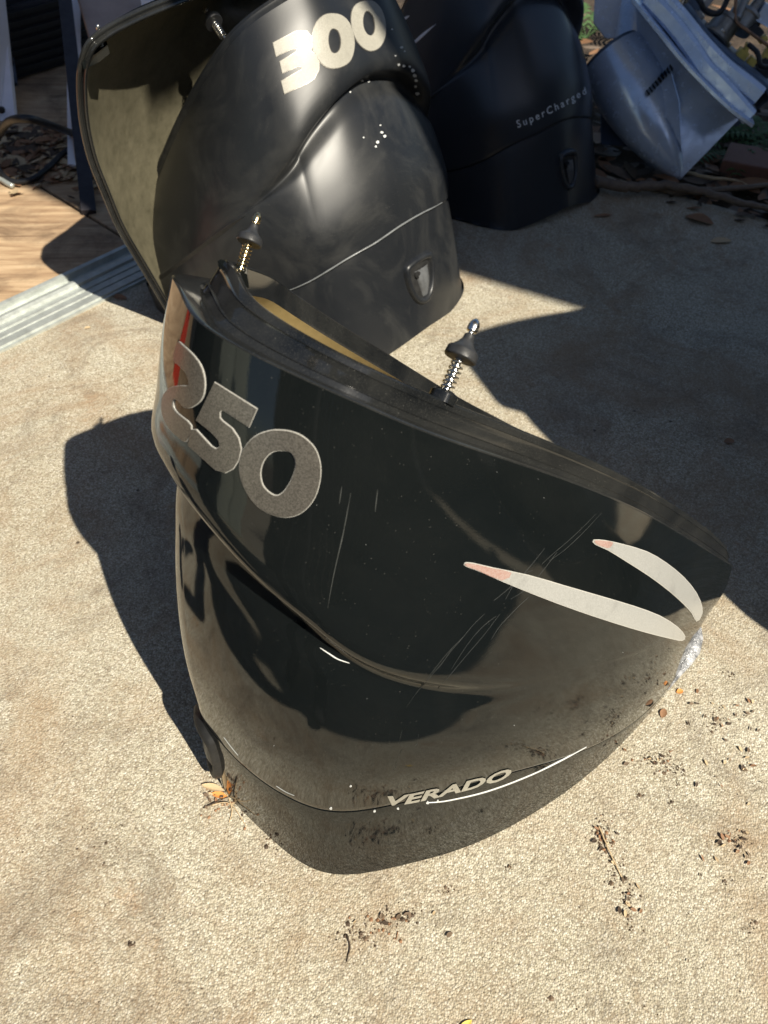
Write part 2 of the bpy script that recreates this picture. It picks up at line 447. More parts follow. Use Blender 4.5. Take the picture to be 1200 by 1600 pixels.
# on-surface helpers -------------------------------------------------
def hit(bv, x, y):
    d = ray(x, y).normalized(); r = bv.ray_cast(CAMV, d)
    if r[0] is None:
        return None
    n = r[1]
    if n.dot(d) > 0: n = -n
    return r[0], n
def surf_poly(name, loops, bv, mat, parent, off=.0012, step=9, edge=None, edge_mat=None):
    """thin sticker cut to the pixel loops of its outline and laid on the curved shell"""
    bm = bmesh.new(); es = []
    for lp in loops:
        vs = [bm.verts.new((p[0], p[1], 0)) for p in lp]
        es += [bm.edges.new((vs[i], vs[(i+1) % len(vs)])) for i in range(len(vs))]
    bmesh.ops.triangle_fill(bm, use_beauty=True, use_dissolve=False, edges=es)
    xs = [v.co.x for v in bm.verts]; ys = [v.co.y for v in bm.verts]
    x = min(xs)+step*.5
    while x < max(xs):
        bmesh.ops.bisect_plane(bm, geom=bm.verts[:]+bm.edges[:]+bm.faces[:], plane_co=(x, 0, 0), plane_no=(1, 0, 0), dist=1e-4); x += step
    y = min(ys)+step*.5
    while y < max(ys):
        bmesh.ops.bisect_plane(bm, geom=bm.verts[:]+bm.edges[:]+bm.faces[:], plane_co=(0, y, 0), plane_no=(0, 1, 0), dist=1e-4); y += step
    bmesh.ops.recalc_face_normals(bm, faces=bm.faces)
    last = None; pos = []
    for v in bm.verts:
        h = hit(bv, v.co.x, v.co.y)
        if h is None: h = last if last else (gnd(v.co.x, v.co.y), Vector((0, 0, 1)))
        last = h; pos.append((h[0], h[1]))
    for v, (p, n) in zip(bm.verts, pos): v.co = p + n*off
    # skirt
    be = [e for e in bm.edges if e.is_boundary]
    nrm = {v: n for v, (p, n) in zip(bm.verts, pos)}
    r = bmesh.ops.extrude_edge_only(bm, edges=be)
    nv = [g for g in r['geom'] if isinstance(g, bmesh.types.BMVert)]
    for v in nv:
        o = min((w for w in nrm), key=lambda q: (q.co-v.co).length_squared) if len(nrm) < 0 else None
        # nearest surface normal from bvh
        q = bv.find_nearest(v.co); v.co = q[0] - (v.co-q[0])*.2
    return bm_obj(name, bm, mat, parent, True, 40)
def strip_on(name, pts, wpx, bv, mat, parent, h=.0012, sub=5):
    """thin raised bead following pixel points on the shell"""
    P = catmull(pts, sub); W_ = []
    vs = []; rows = []
    for i, p in enumerate(P):
        hh = hit(bv, p[0], p[1])
        if hh is None: continue
        t = i/(len(P)-1); wid = (wpx(t) if callable(wpx) else wpx)
        rows.append((hh[0], hh[1], wid))
    out = []
    for i, (p, n, wd_) in enumerate(rows):
        t = (rows[min(i+1, len(rows)-1)][0]-rows[max(i-1, 0)][0]).normalized(); b = t.cross(n).normalized()
        out.append([p-b*wd_-n*.0005, p-b*wd_*.6+n*h*.8, p+n*h, p+b*wd_*.6+n*h*.8, p+b*wd_-n*.0005])
    vs, fs = gridmesh(out)
    return pyd(name, vs, fs, mat, parent)

# ================================================================== THE LARGE SETTING
def concrete():
    m = MT('concrete')
    n1 = m.noise(1.7, 5, .6, .3); n2 = m.noise(9, 6, .7); n3 = m.noise(45, 4, .7)
    cell = m.n('ShaderNodeTexVoronoi'); cell.inputs['Scale'].default_value = 400; m.l(m.tc.outputs['Object'], cell.inputs['Vector'])
    cell2 = m.n('ShaderNodeTexVoronoi'); cell2.inputs['Scale'].default_value = 720; m.l(m.tc.outputs['Object'], cell2.inputs['Vector'])
    base = m.mix(m.ramp(n1, [(.35, 0.0), (.65, 1.0)]), (.35, .315, .235), (.52, .49, .40))
    base = m.mix(m.ramp(n2, [(.35, .55), (.55, 0.0)]), base, (.30, .245, .165))
    sep = m.n('ShaderNodeSeparateColor'); m.l(cell.outputs['Color'], sep.inputs[0])
    grain = m.ramp(sep.outputs[0], [(.0, (.15, .125, .085)), (.2, (.34, .30, .21)), (.5, (.49, .455, .345)), (.82, (.64, .60, .48)), (1.0, (.86, .83, .72))])
    c = m.mix(m.ramp(m.noise(2.2, 4, .6), [(.3, .38), (.7, .72)]), base, grain)
    sep2 = m.n('ShaderNodeSeparateColor'); m.l(cell2.outputs['Color'], sep2.inputs[0])
    c = m.mix(m.ramp(sep2.outputs[1], [(.80, 0.0), (.95, .45)]), c, (.66, .60, .50))
    spd = m.ramp(m.vor(150), [(.0, 1.0), (.10, .8), (.17, 0.0)])
    spd = m.math('MULTIPLY', spd, m.ramp(m.noise(38, 3), [(.5, 0.0), (.6, .85)]))
    c = m.mix(spd, c, (.13, .095, .06))
    spl = m.ramp(m.vor(210), [(.0, 1.0), (.14, .9), (.24, 0.0)])
    spl = m.math('MULTIPLY', spl, m.ramp(m.noise(25, 3), [(.47, 0.0), (.58, .7)]))
    c = m.mix(spl, c, (.80, .76, .66))
    rust = m.ramp(m.noise(7.5, 6, .7, .4), [(.60, 0.0), (.70, .55)])
    c = m.mix(rust, c, (.34, .19, .09))
    # hairline cracks
    cr = m.ramp(m.vor(3.1, 'DISTANCE_TO_EDGE', m.mix(.12, m.tc.outputs['Object'], m.noise(7, 5, .7), 'ADD')), [(.0, 1.0), (.0025, .6), (.005, 0.0)])
    cr = m.math('MULTIPLY', cr, m.ramp(m.noise(2.1, 3), [(.5, 0.0), (.58, .5)]))
    c = m.mix(cr, c, (.12, .095, .065))
    # gaps between grains
    c = m.mix(m.ramp(cell.outputs['Distance'], [(.45, 0.0), (.8, .5)]), c, (.17, .13, .09))
    # rusty and dark stains
    st = m.ramp(m.noise(2.6, 7, .74, 1.3), [(.45, 0.0), (.64, .6)])
    c = m.mix(st, c, (.30, .205, .12))
    st2 = m.ramp(m.noise(4.5, 7, .78, .9), [(.50, 0.0), (.72, .7)])
    c = m.mix(st2, c, (.15, .12, .09))
    pit = m.ramp(m.vor(16), [(0.0, 1.0), (.035, .9), (.06, 0.0)])
    pit = m.math('MULTIPLY', pit, m.ramp(m.noise(12, 3), [(.5, 0.0), (.56, 1.0)]))
    c = m.mix(pit, c, (.07, .05, .035))
    m.set(Base_Color=c, Roughness=.85)
    m.b.inputs['Specular IOR Level'].default_value = .25
    nb = m.bump(m.ramp(cell.outputs['Distance'], [(0.0, 1.0), (.8, 0.0)]), .7, .0014)
    nb = m.bump(n3, .6, .004, nb); nb = m.bump(cell2.outputs['Distance'], .3, .0008, nb)
    m.set(Normal=nb); M['concrete'] = m.m
concrete()
def smooth_concrete():
    pass
def soil():
    m = MT('soil'); n = m.noise(14, 7, .75)
    c = m.ramp(n, [(.3, (.020, .014, .010)), (.5, (.065, .045, .03)), (.7, (.14, .10, .065))])
    m.set(Base_Color=c, Roughness=.95, Normal=m.bump(m.noise(40, 6, .8), .9, .02)); M['soil'] = m.m
soil()
def plywood():
    m = MT('plywood')
    co = m.co((3.2, 40, 10), (0, 0, R(-36)))
    g = m.noise(1.0, 6, .7, 1.0, co)
    c = m.ramp(g, [(.28, (.17, .10, .055)), (.45, (.36, .24, .14)), (.6, (.50, .36, .22)), (.78, (.62, .50, .36))])
    st = m.ramp(m.noise(5, 6, .7, .8), [(.48, 0.0), (.68, .75)])
    c = m.mix(st, c, (.12, .075, .045))
    m.set(Base_Color=c, Roughness=.8, Normal=m.bump(g, .5, .002)); M['plywood'] = m.m
plywood()
# soil and land to the horizon
vs, fs = gridmesh([[(x, y, -.035) for x in (-150, -20, 20, 150)] for y in (-150, -20, 20, 150)])
tag(pyd('ground', vs, fs, M['soil'], None, False), kind='structure')
# concrete driveway slab: its far right edge runs from beside the garage to the right of the frame
e1 = gnd(905, 262); e2 = gnd(1230, 352)
dr = (e2-e1).normalized()
far = e2 + dr*3; nearL = e1 - dr*.05
sill_a = gnd(0, 553); sill_b = gnd(232, 437)
sd = (sill_b-sill_a).normalized(); snorm = Vector((-sd.y, sd.x, 0))   # points into the garage
pA = sill_a - sd*2.0; pB = sill_b + sd*1.4
# slab polygon
poly = [Vector((-6, -5, 0)), Vector((7, -5, 0)), Vector((far.x+1, far.y, 0)), e2, e1, Vector((pB.x+.05, pB.y+.05, 0)), pB, pA, Vector((-6, pA.y-.6, 0))]
bm = bmesh.new(); f = bm.faces.new([bm.verts.new((p.x, p.y, 0)) for p in poly])
r = bmesh.ops.extrude_face_region(bm, geom=[f]); bmesh.ops.translate(bm, verts=[g for g in r['geom'] if isinstance(g, bmesh.types.BMVert)], vec=(0, 0, -.1))
bmesh.ops.recalc_face_normals(bm, faces=bm.faces); bmesh.ops.triangulate(bm, faces=[f for f in bm.faces if len(f.verts) > 4])
tag(bm_obj('driveway', bm, M['concrete'], None, False), kind='structure')

# ================================================================== THE COWLS
cowl_mats = dict(top=M['gloss_black'], low=M['gloss_black'], rim=M['rim_black'])
L250 = gnd(345, 1195, .03)
cowl = empty('engine_cowl', (L250.x, L250.y, 0), 'glossy black outboard engine cowl marked 250 standing alone in the foreground', 'engine cowl')
F250 = frame_from(L250, 36, 9)
bv250, W250, D250 = make_cowl(F250, cowl, cowl_mats, .001, asym=1.05)

# ---- pins, latches --------------------------------------------------------------
def pin(root, base, axis, L=.098, brass=False, cone=True):
    """sprung locating pin: spring on a shaft, flared rubber cone, rounded steel tip"""
    base = Vector(base); ax = Vector(axis).normalized()
    k = L/.098
    p = empty('locating_pin', (0, 0, 0)); p.parent = root; p.location = base - Vector(root.location)
    m = M['brass'] if brass else M['bright_steel']
    vs, fs = lathe(base, ax, [(-.012*k, .0040*k), (.040*k, .0040*k), (.041*k, .006*k), (.047*k, .006*k)], 16); pyd('shaft', vs, fs, m, p, sharp=40)
    a = ax.orthogonal().normalized(); b = ax.cross(a); pts = []
    turns = 6; n = turns*18
    for i in range(n+1):
        t = i/n; th = 2*math.pi*turns*t
        pts.append(base + ax*(.001+.038*t)*k + (a*math.cos(th)+b*math.sin(th))*.0078*k)
    vs, fs = tube(pts, .0013*k, 7); pyd('spring', vs, fs, m, p)
    prof = [(.043, .0085), (.0435, .0200), (.0450, .0212), (.054, .0204), (.0562, .0190), (.058, .0158), (.063, .0108), (.069, .0074), (.075, .0066), (.0765, .0050), (.078, .002)]
    vs, fs = lathe(base, ax, [(h*k, r*k) for h, r in prof], 28); pyd('rubber_cone', vs, fs, M['rubber'], p, sharp=38)
    prof = [(.076, .0030), (.0800, .0034), (.0806, .0068), (.085, .0074), (.0895, .0070), (.0940, .0050), (.0970, .0018)]
    vs, fs = lathe(base, ax, [(h*k, r*k) for h, r in prof], 20); pyd('steel_tip', vs, fs, m, p, sharp=50)
    return p
def pin_px(root, p0, p1, depthY, L=.098, lean=0.0, **k):
    a = atY(*p0, depthY); b = atY(*p1, depthY+lean); L = (b-a).length/.985
    return pin(root, a, b-a, L, **k)
def collar_pt(D, W_, xs, k=16):
    """point on the collar top at control column xs"""
    i = int(round((xs+10)/20*(len(D['X'])-1))); return Vector(W_(D['rows'][k][i])), i
def world_dir(F, d): return (F.to_3x3() @ Vector(d)).normalized()

# ---- the black 250 cowl: pins, bosses ------------------------------------------
q, i_ = collar_pt(D250, W250, -.9); 
# pin 1 near the far left corner, standing on a triangular bracket
def at_depth_of(px, py, ref):
    d = ray(px, py); return CAMV + d*((Vector(ref)-CAMV).dot(_F)/d.dot(_F))
apex = Vector(W250(D250['rows'][16][150])); print('apex', apex)
n250 = world_dir(F250, (.69, 0, .72))
b1 = at_depth_of(376, 420, apex + Vector((0, .045, 0))); t1 = at_depth_of(404, 333, apex + Vector((0, .045, 0)))
pin(cowl, b1, (t1-b1), (t1-b1).length/.985, brass=True)
q2, i2 = collar_pt(D250, W250, 5.2)
cands = [Vector(W250(D250['rows'][17][j])) for j in range(150, 290)]
def scr(p):
    q = Vector(p)-CAMV; z = q.dot(_F); return Vector((600+FPX*q.dot(_R)/z, 800-FPX*q.dot(_U)/z))
def nearest(c, px, py): return min(c, key=lambda p: (scr(p)-Vector((px, py))).length)
c2 = nearest(cands, 700, 615); print('pin2', c2, scr(c2))
b2 = at_depth_of(696, 612, c2+Vector((.004, .012, 0))); t2 = at_depth_of(745, 499, c2+Vector((.004, .012, 0)))
pin(cowl, b2, t2-b2, (t2-b2).length/.985)
# bracket plate under pin 1 and boss beside pin 2
def plate_px(name, root, pts, ref, thick, mat, down=Vector((0, 0, -1))):
    P = [at_depth_of(x, y, ref+Vector((0, dy, 0))) for x, y, dy in pts]; bm = bmesh.new()
    f = bm.faces.new([bm.verts.new(p) for p in P]); r = bmesh.ops.extrude_face_region(bm, geom=[f])
    bmesh.ops.translate(bm, verts=[g for g in r['geom'] if isinstance(g, bmesh.types.BMVert)], vec=down*thick)
    bmesh.ops.recalc_face_normals(bm, faces=bm.faces); return bm_obj(name, bm, mat, root, False)
plate_px('pin_bracket', cowl, [(340, 408, .01), (356, 420, .02), (386, 428, .035), (386, 419, .06), (362, 411, .05), (345, 405, .02)], apex, .014, M['gloss_black'])
vs, fs = lathe(b2 - (t2-b2).normalized()*.010, t2-b2, [(0, .012), (.008, .012), (.0105, .009), (.011, .004)], 18); pyd('pin_boss', vs, fs, M['rim_black'], cowl, sharp=40)

simple('catch_grey', (.11, .115, .12), .45, .2, .2, 60); simple('pit_black', (.004, .004, .004), .9, 0, .1, 60)
# ---- latch hole bezel at the back centre (local: centre plane) --------------------
def latch(root, W_, bv, D, F, uc, w0, w1, half, mat):
    """shield shaped raised bezel with a dark floor for the pocket and a tapered catch"""
    back = world_dir(F, (-1, 0, 0))
    def on(vv, ww, lift):
        o = F @ Vector((-.5, vv, ww)); d = world_dir(F, (1, 0, 0)); r = bv.ray_cast(o, d)
        p = r[0] if r[0] is not None else F @ Vector((0, vv, ww))
        n = r[1] if r[0] is not None else back
        if n.dot(d) > 0: n = -n
        return p + n*lift
    H = w1-w0; out = [(-1, 1-.10), (-.55, 1-.02), (0, 1), (.55, 1-.02), (1, 1-.10), (1.02, .62), (.86, .34), (.52, .1), (0, 0), (-.52, .1), (-.86, .34), (-1.02, .62)]
    out = [tuple(p) for p in catmull(out, 4, True)]
    rows = []
    for sc_, lf in ((1.06, -.001), (1.0, .0050), (.95, .0085), (.88, .0092), (.82, .0088), (.76, .0060), (.72, .0015), (.71, .0006)):
        rows.append([on(a*half*sc_, w0+H*(.5+(b-.5)*sc_), lf) for a, b in out])
    vs, fs = gridmesh(rows, True); nc = len(out)
    la = pyd('latch_bezel', vs, fs, mat, root, sharp=50)
    fl = [on(a*half*.73, w0+H*(.5+(b-.5)*.73), .0012) for a, b in out] + [on(0, w0+H*.5, .0012)]
    pyd('dark_pocket_floor', fl, [(i, (i+1) % nc, nc) for i in range(nc)], M['rough_black'], la)  # flat dark floor above the shell; the pocket's shade is its colour
    rows = []
    for t in np.linspace(0, 1, 9):
        hw = half*(.50-.30*t); ww = w0+H*(.74-.58*t); lf = .0025+.0045*math.sin(math.pi*min(t*1.05, 1))
        cx = half*.10
        rows.append([on(cx-hw, ww, .001), on(cx-hw*.85, ww, lf), on(cx-hw*.35, ww, lf+.001), on(cx-hw*.1, ww, lf*.4+.001), on(cx+hw*.15, ww, lf+.001), on(cx+hw*.8, ww, lf), on(cx+hw, ww, .001)])
    vs, fs = gridmesh(rows); pyd('catch', vs, fs, M['catch_grey'], la)
    c0 = on(-half*.30, w0+H*.66, .0015)
    vs, fs = lathe(c0, -back, [(-.004, .0075), (.006, .0075)], 14); pyd('catch_hole', vs, fs, M['pit_black'], la)  # solid black plug, darkness of the hole put into its colour
    return la
latch(cowl, W250, bv250, D250, F250, 0, -.010, .108, .031, M['rough_black'])

# ---- numerals and graphics of the 250 cowl -----------------------------------------
def z4(pts, sx=2.9625, ox=220, oy=320): return [(ox+x/sx, oy+y/sx) for x, y in pts]
def sm(pts, n=3): return [tuple(p) for p in catmull(pts, n, True)]
two = z4([(176, 640), (196, 650), (240, 690), (278, 740), (297, 800), (297, 860), (280, 905), (240, 935), (205, 935), (178, 905), (158, 900), (152, 930), (172, 965), (236, 1022),
          (216, 1092), (180, 1075), (135, 1030), (108, 975), (103, 920), (113, 880), (140, 850), (175, 840), (200, 838), (222, 838), (228, 815), (215, 780), (185, 745), (158, 715)])
five = z4([(345, 822), (540, 945), (504, 1027), (384, 948), (368, 958), (368, 985), (380, 1000), (425, 1035), (455, 1080), (466, 1130), (455, 1180), (430, 1220), (395, 1238), (350, 1225),
           (225, 1112), (238, 1040), (258, 1040), (330, 1118), (352, 1130), (370, 1118), (366, 1090), (330, 1050), (262, 996)])
zo = z4([(640, 1042), (700, 1050), (755, 1075), (805, 1125), (828, 1185), (832, 1250), (815, 1330), (780, 1390), (730, 1430), (670, 1443), (605, 1430), (545, 1395), (500, 1340), (468, 1270), (460, 1200), (480, 1130), (530, 1072), (590, 1047)])
zi = z4([(645, 1135), (690, 1140), (715, 1170), (718, 1215), (700, 1270), (665, 1325), (630, 1345), (595, 1330), (565, 1295), (555, 1240), (570, 1185), (605, 1145)])
def numeral(root, name, loops, bv, mat, edge=M['pale_edge'], step=8, off=.0016):
    cen = np.mean(np.array(loops[0]), axis=0)
    grow = []
    for k, lp in enumerate(loops):
        a = np.array(lp); t = np.roll(a, -1, 0)-np.roll(a, 1, 0); nn = np.stack([t[:, 1], -t[:, 0]], 1); nn /= np.maximum(np.linalg.norm(nn, axis=1, keepdims=True), 1e-6)
        area = .5*np.sum(a[:, 0]*np.roll(a[:, 1], -1)-np.roll(a[:, 0], -1)*a[:, 1])
        sg = 1 if area > 0 else -1
        if k > 0: sg = -sg
        grow.append([tuple(p) for p in a+nn*sg*1.1])
    o = surf_poly(name, loops, bv, mat, root, off, step)
    surf_poly('numeral_edge', grow, bv, edge, o, off*.55, step)
    return o
def fix_child(o): return o
numeral(cowl, 'numeral_two', [sm(two)], bv250, M['grey_decal'])
numeral(cowl, 'numeral_five', [five], bv250, M['grey_decal'])
numeral(cowl, 'numeral_zero', [sm(zo), sm(zi)], bv250, M['grey_decal'])
# the two claw shaped stripes at the front
def z5(pts): return [(600+x/2, 480+y/2) for x, y in pts]
claw1 = z5([(252, 800), (275, 800), (340, 815), (450, 838), (560, 870), (680, 905), (780, 935), (860, 965), (915, 1000), (938, 1028), (930, 1040), (900, 1035), (820, 1015), (720, 985), (600, 945), (480, 900), (370, 855), (290, 820), (256, 808)])
claw2 = z5([(655, 728), (690, 730), (745, 742), (820, 765), (880, 800), (935, 845), (975, 895), (992, 940), (988, 965), (976, 980), (962, 955), (935, 925), (890, 885), (830, 840), (760, 795), (700, 758), (660, 740)])
for nm, cl in (('stripe_long', claw1), ('stripe_short', claw2)):
    o = numeral(cowl, 'side_stripe', [sm(cl, 2)], bv250, M['white_decal'], M['pale_edge'], 9, .0012)
    o['label'] = 'long pale stripe with a faded pink tip' if nm == 'stripe_long' else 'short curved pale stripe with a faded pink tip'
for cl in ([(252, 800), (275, 800), (340, 815), (395, 828), (365, 852), (290, 820), (256, 808)], [(655, 728), (690, 730), (712, 735), (700, 752), (680, 748), (660, 740)]):
    surf_poly('stripe_tip', [sm(z5(cl), 2)], bv250, M['pink_decal'], cowl, .0016, 8)
# lettering along curves
def lettering(name, text, path, hgt, bv, mat, parent, bold=.02, shear=.0, spacing=1.0, off=.0009, wid=1.0, up=(0, -1)):
    cu = bpy.data.curves.new(name, 'FONT'); cu.body = text; cu.size = 1; cu.offset = bold; cu.space_character = spacing; cu.shear = shear; cu.resolution_u = 3
    to = bpy.data.objects.new(name, cu); COL.objects.link(to)
    dg = bpy.context.evaluated_depsgraph_get(); me = bpy.data.meshes.new_from_object(to.evaluated_get(dg)); bpy.data.objects.remove(to)
    bm = bmesh.new(); bm.from_mesh(me); bpy.data.meshes.remove(me)
    xs = [v.co.x for v in bm.verts]; x0, x1 = min(xs), max(xs); hh = max(v.co.y for v in bm.verts)
    n = 40
    for k in range(1, n): bmesh.ops.bisect_plane(bm, geom=bm.verts[:]+bm.edges[:]+bm.faces[:], plane_co=(x0+(x1-x0)*k/n, 0, 0), plane_no=(1, 0, 0), dist=1e-5)
    P = np.array(catmull(path, 12)); seg = np.r_[0, np.cumsum(np.linalg.norm(np.diff(P, axis=0), axis=1))]
    last = None
    for v in bm.verts:
        t = (v.co.x-x0)/(x1-x0)*seg[-1]; px = np.interp(t, seg, P[:, 0]); py = np.interp(t, seg, P[:, 1])
        h_ = hgt(t/seg[-1]) if callable(hgt) else hgt
        px += up[0]*h_*v.co.y/hh; py += up[1]*h_*v.co.y/hh
        r = hit(bv, px, py) or last; last = r
        v.co = r[0]+r[1]*off
    bmesh.ops.recalc_face_normals(bm, faces=bm.faces)
    return bm_obj(name, bm, mat, parent, False)
lettering('lettering', 'VERADO', [(608, 1257), (640, 1254), (690, 1243), (750, 1228), (800, 1212)], lambda t: 15-1*t, bv250, M['cream_decal'], cowl, .035, .32, 1.02, up=(-.18, -.95))
# chips and the worn white line along the seam
def chip(bv, x, y, r, mat, root, n=7, name='paint_chip'):
    h = hit(bv, x, y)
    if h is None: return
    lp = [(x+r*(.7+.6*random.random())*math.cos(a), y+r*.8*(.7+.6*random.random())*math.sin(a)) for a in [2*math.pi*k/n for k in range(n)]]
    return surf_poly(name, [lp], bv, mat, root, .0007, 50)
simple('fleck_grey', (.30, .31, .30), .5, 0, .1, 50)
simple('chip_white', (.55, .56, .55), .5, 0, .1, 50)
strip_on('edge_wear_glint', [(668, 1254), (700, 1251), (760, 1237), (820, 1215), (870, 1192), (916, 1167)], lambda t: .0002+.0017*math.sin(math.pi*(.05+.9*t)), bv250, M['chip_white'], cowl, .0008)
strip_on('edge_wear_glint', [(350, 1152), (362, 1168), (372, 1180)], lambda t: .0007*math.sin(math.pi*(.1+.8*t)), bv250, M['fleck_grey'], cowl, .0006)
strip_on('edge_wear_glint', [(432, 1228), (446, 1237), (460, 1243)], lambda t: .0007*math.sin(math.pi*(.1+.8*t)), bv250, M['fleck_grey'], cowl, .0006)
strip_on('edge_wear_glint', [(500, 1012), (515, 1022), (528, 1030), (546, 1036)], lambda t: .0009*math.sin(math.pi*(.05+.9*t)), bv250, M['chip_white'], cowl, .0006)  # white highlight on the shelf edge, painted on as a strip
for x, y, r in ((585, 1267, 4), (622, 1263, 3), (517, 1263, 4), (548, 1228, 2.5), (668, 1254, 4), (684, 1251, 3.5)):
    chip(bv250, x, y, r*.6, M['chip_white'], cowl)
for k in range(12):
    x = random.uniform(420, 1000); y = random.uniform(660, 1180); chip(bv250, x, y, random.uniform(.3, .65), M['fleck_grey'], cowl, 5, 'paint_fleck')

# hairline scuffs fanning across the side
simple('scuff', (.05, .053, .05), .6, 0, .3, 90)
random.seed(31)
for k in range(15):
    t0 = random.uniform(0, .8); o_ = random.gauss(0, 15); bend = random.gauss(0, 9); a_ = (935, 790); b_ = (640, 1110)
    if k > 10: a_, b_, o_ = (650, 1120), (615, 1215), random.gauss(0, 8)
    t1 = min(t0+random.uniform(.12, .35), 1.0)
    pts = [(a_[0]+(b_[0]-a_[0])*t+o_*.75+random.uniform(-1, 1), a_[1]+(b_[1]-a_[1])*t+o_*.75-18*math.sin(math.pi*t)*(k <= 10)+bend*math.sin(math.pi*(t-t0)/(t1-t0))) for t in np.linspace(t0, t1, 5)]
    strip_on('scuff_mark', pts, lambda t: .00013*math.sin(math.pi*(.08+.84*t)), bv250, M['scuff'], cowl, .0003)
for pts in ([(548, 770), (540, 815), (530, 860), (520, 905), (512, 950)], [(544, 790), (536, 835), (528, 870)], [(590, 765), (586, 800)], [(534, 760), (530, 788)]):
    strip_on('scuff_mark', pts, lambda t: .0005*math.sin(math.pi*(.1+.8*t)), bv250, M['scuff'], cowl, .0003)

# ---- broken front corner wrapped in clear tape ---------------------------------------
m = MT('clear_tape'); m.set(Base_Color=m.mix(m.ramp(m.noise(60, 4, .7), [(.4, 0.0), (.6, 1.0)]), (.10, .105, .115), (.40, .41, .43)), Roughness=.16, Normal=m.bump(m.noise(70, 4, .7), .9, .006)); M['tape'] = m.m
rows = []
for i, (x, y, w_) in enumerate([(1090, 978, 5), (1088, 992, 13), (1080, 1010, 18), (1068, 1028, 16), (1052, 1048, 15), (1034, 1068, 14), (1014, 1086, 7)]):
    r_ = []
    for k in range(9):
        t = (k/8-.5)*2
        a = at_depth_of(x+t*w_*.8+random.uniform(-1.2, 1.2), y+t*w_*.55+random.uniform(-1.2, 1.2), Vector(W250(D250['full'][4][-1]))+Vector((-.02*i/1.5, -.022*i/1.5, 0)))
        r_.append(a + (CAMV-a).normalized()*.028 + Vector((.2, -.5, .3))*(.012*math.sqrt(max(0, 1-t*t))+random.uniform(-.0015, .0015)))
    rows.append(r_)
vs, fs = gridmesh(rows); pyd('tape_patch', vs, fs, M['tape'], cowl)

# ================================================================== the satin cowl marked 300
mats300 = dict(top=M['satin_black'], low=M['satin_black'], rim=M['satin_black'])
P3 = dict(yaw=141.175, roll=-3.23, pitch=-11.855, L=(.08, 1.365, .081), scl=(.956, 1.138, .895), dws=(-.019, -.035, .061))
c300 = empty('engine_cowl', (P3['L'][0], P3['L'][1], 0), 'scuffed satin black outboard engine cowl marked 300 behind the front cowl', 'engine cowl')
F300 = frame_from(Vector(P3['L']), P3['yaw'], P3['roll'], P3['pitch'])
bv300, W300, D300 = make_cowl(F300, c300, mats300, .001, 'rough_black', P3['scl'], P3['dws'], (.52, .6), .016)
def z2(pts): return [(230+x/2.4, y/2.4) for x, y in pts]
three = z2([(472, 162), (560, 118), (598, 118), (615, 140), (617, 165), (610, 190), (632, 205), (643, 235), (642, 262), (625, 295), (600, 312), (514, 352), (503, 305), (580, 262), (578, 248), (560, 250), (507, 275), (498, 232), (562, 195), (560, 182), (545, 182), (483, 212)])
z1o = z2([(685, 52), (725, 58), (755, 85), (772, 130), (775, 180), (762, 225), (735, 248), (700, 257), (668, 250), (640, 222), (622, 180), (620, 135), (632, 90), (655, 62)])
z1i = z2([(695, 108), (715, 118), (725, 150), (722, 182), (708, 200), (692, 198), (682, 180), (677, 150), (682, 120)])
z2o = z2([(820, 3), (850, 8), (878, 40), (892, 90), (890, 140), (870, 178), (838, 192), (808, 180), (782, 150), (765, 100), (765, 50), (782, 18)])
z2i = z2([(826, 42), (845, 60), (853, 95), (850, 122), (838, 135), (822, 128), (810, 105), (807, 75), (813, 50)])
numeral(c300, 'numeral_three', [three], bv300, M['cream_decal'], M['grey_decal'])
numeral(c300, 'numeral_zero', [sm(z1o), sm(z1i)], bv300, M['cream_decal'], M['grey_decal'])
numeral(c300, 'numeral_zero', [sm(z2o), sm(z2i)], bv300, M['cream_decal'], M['grey_decal'])
latch(c300, W300, bv300, D300, F300, 0, -.006, .095, .044, M['satin_black'])
for x, y, r in ((627, 74, 3), (632, 80, 2), (623, 101, 3.4), (631, 103, 3), (640, 104, 2.6), (645, 110, 4), (648, 118, 4), (650, 126, 3.5), (649, 135, 3), (652, 146, 4.2), (566, 126, 3), (576, 127, 3),
                (618, 87, 2), (596, 207, 3.2), (601, 213, 3.5), (590, 222, 3.8), (587, 229, 2.5), (568, 215, 1.8), (594, 196, 2), (612, 46, 2), (547, 144, 2)):
    chip(bv300, x, y, r*.75, M['chip_white'], c300)
simple('seam_glint_grey', (.16, .17, .175), .35, 0, .3, 40)  # paler grey bead carries the highlight along the seam
nl_ = D300['nl']; jj_ = [j for j, x_ in enumerate(D300['X']) if -5.2 < x_ < 2.2]
sp_ = [Vector(W300(D300['full'][nl_][j] + D300['N'][nl_][j]*.0004)) for j in jj_]
vs, fs = tube(sp_, [.0018*math.sin(math.pi*(.06+.88*i/len(sp_)))**.6 for i in range(len(sp_))], 8); pyd('seam_bead', vs, fs, M['seam_glint_grey'], c300)
# pin beside the 300 rim
ref = Vector(W300(D300['rows'][16][60]))
pref = nearest([Vector(W300(D300['rows'][17][j])) for j in range(10, 150)], 352, 62); print('pin300', pref, scr(pref))
b3 = at_depth_of(349, 58, pref+Vector((-.01, .03, 0))); t3 = at_depth_of(318, 10, pref+Vector((-.03, .05, 0)))
pin(c300, b3, t3-b3, (t3-b3).length/.985)

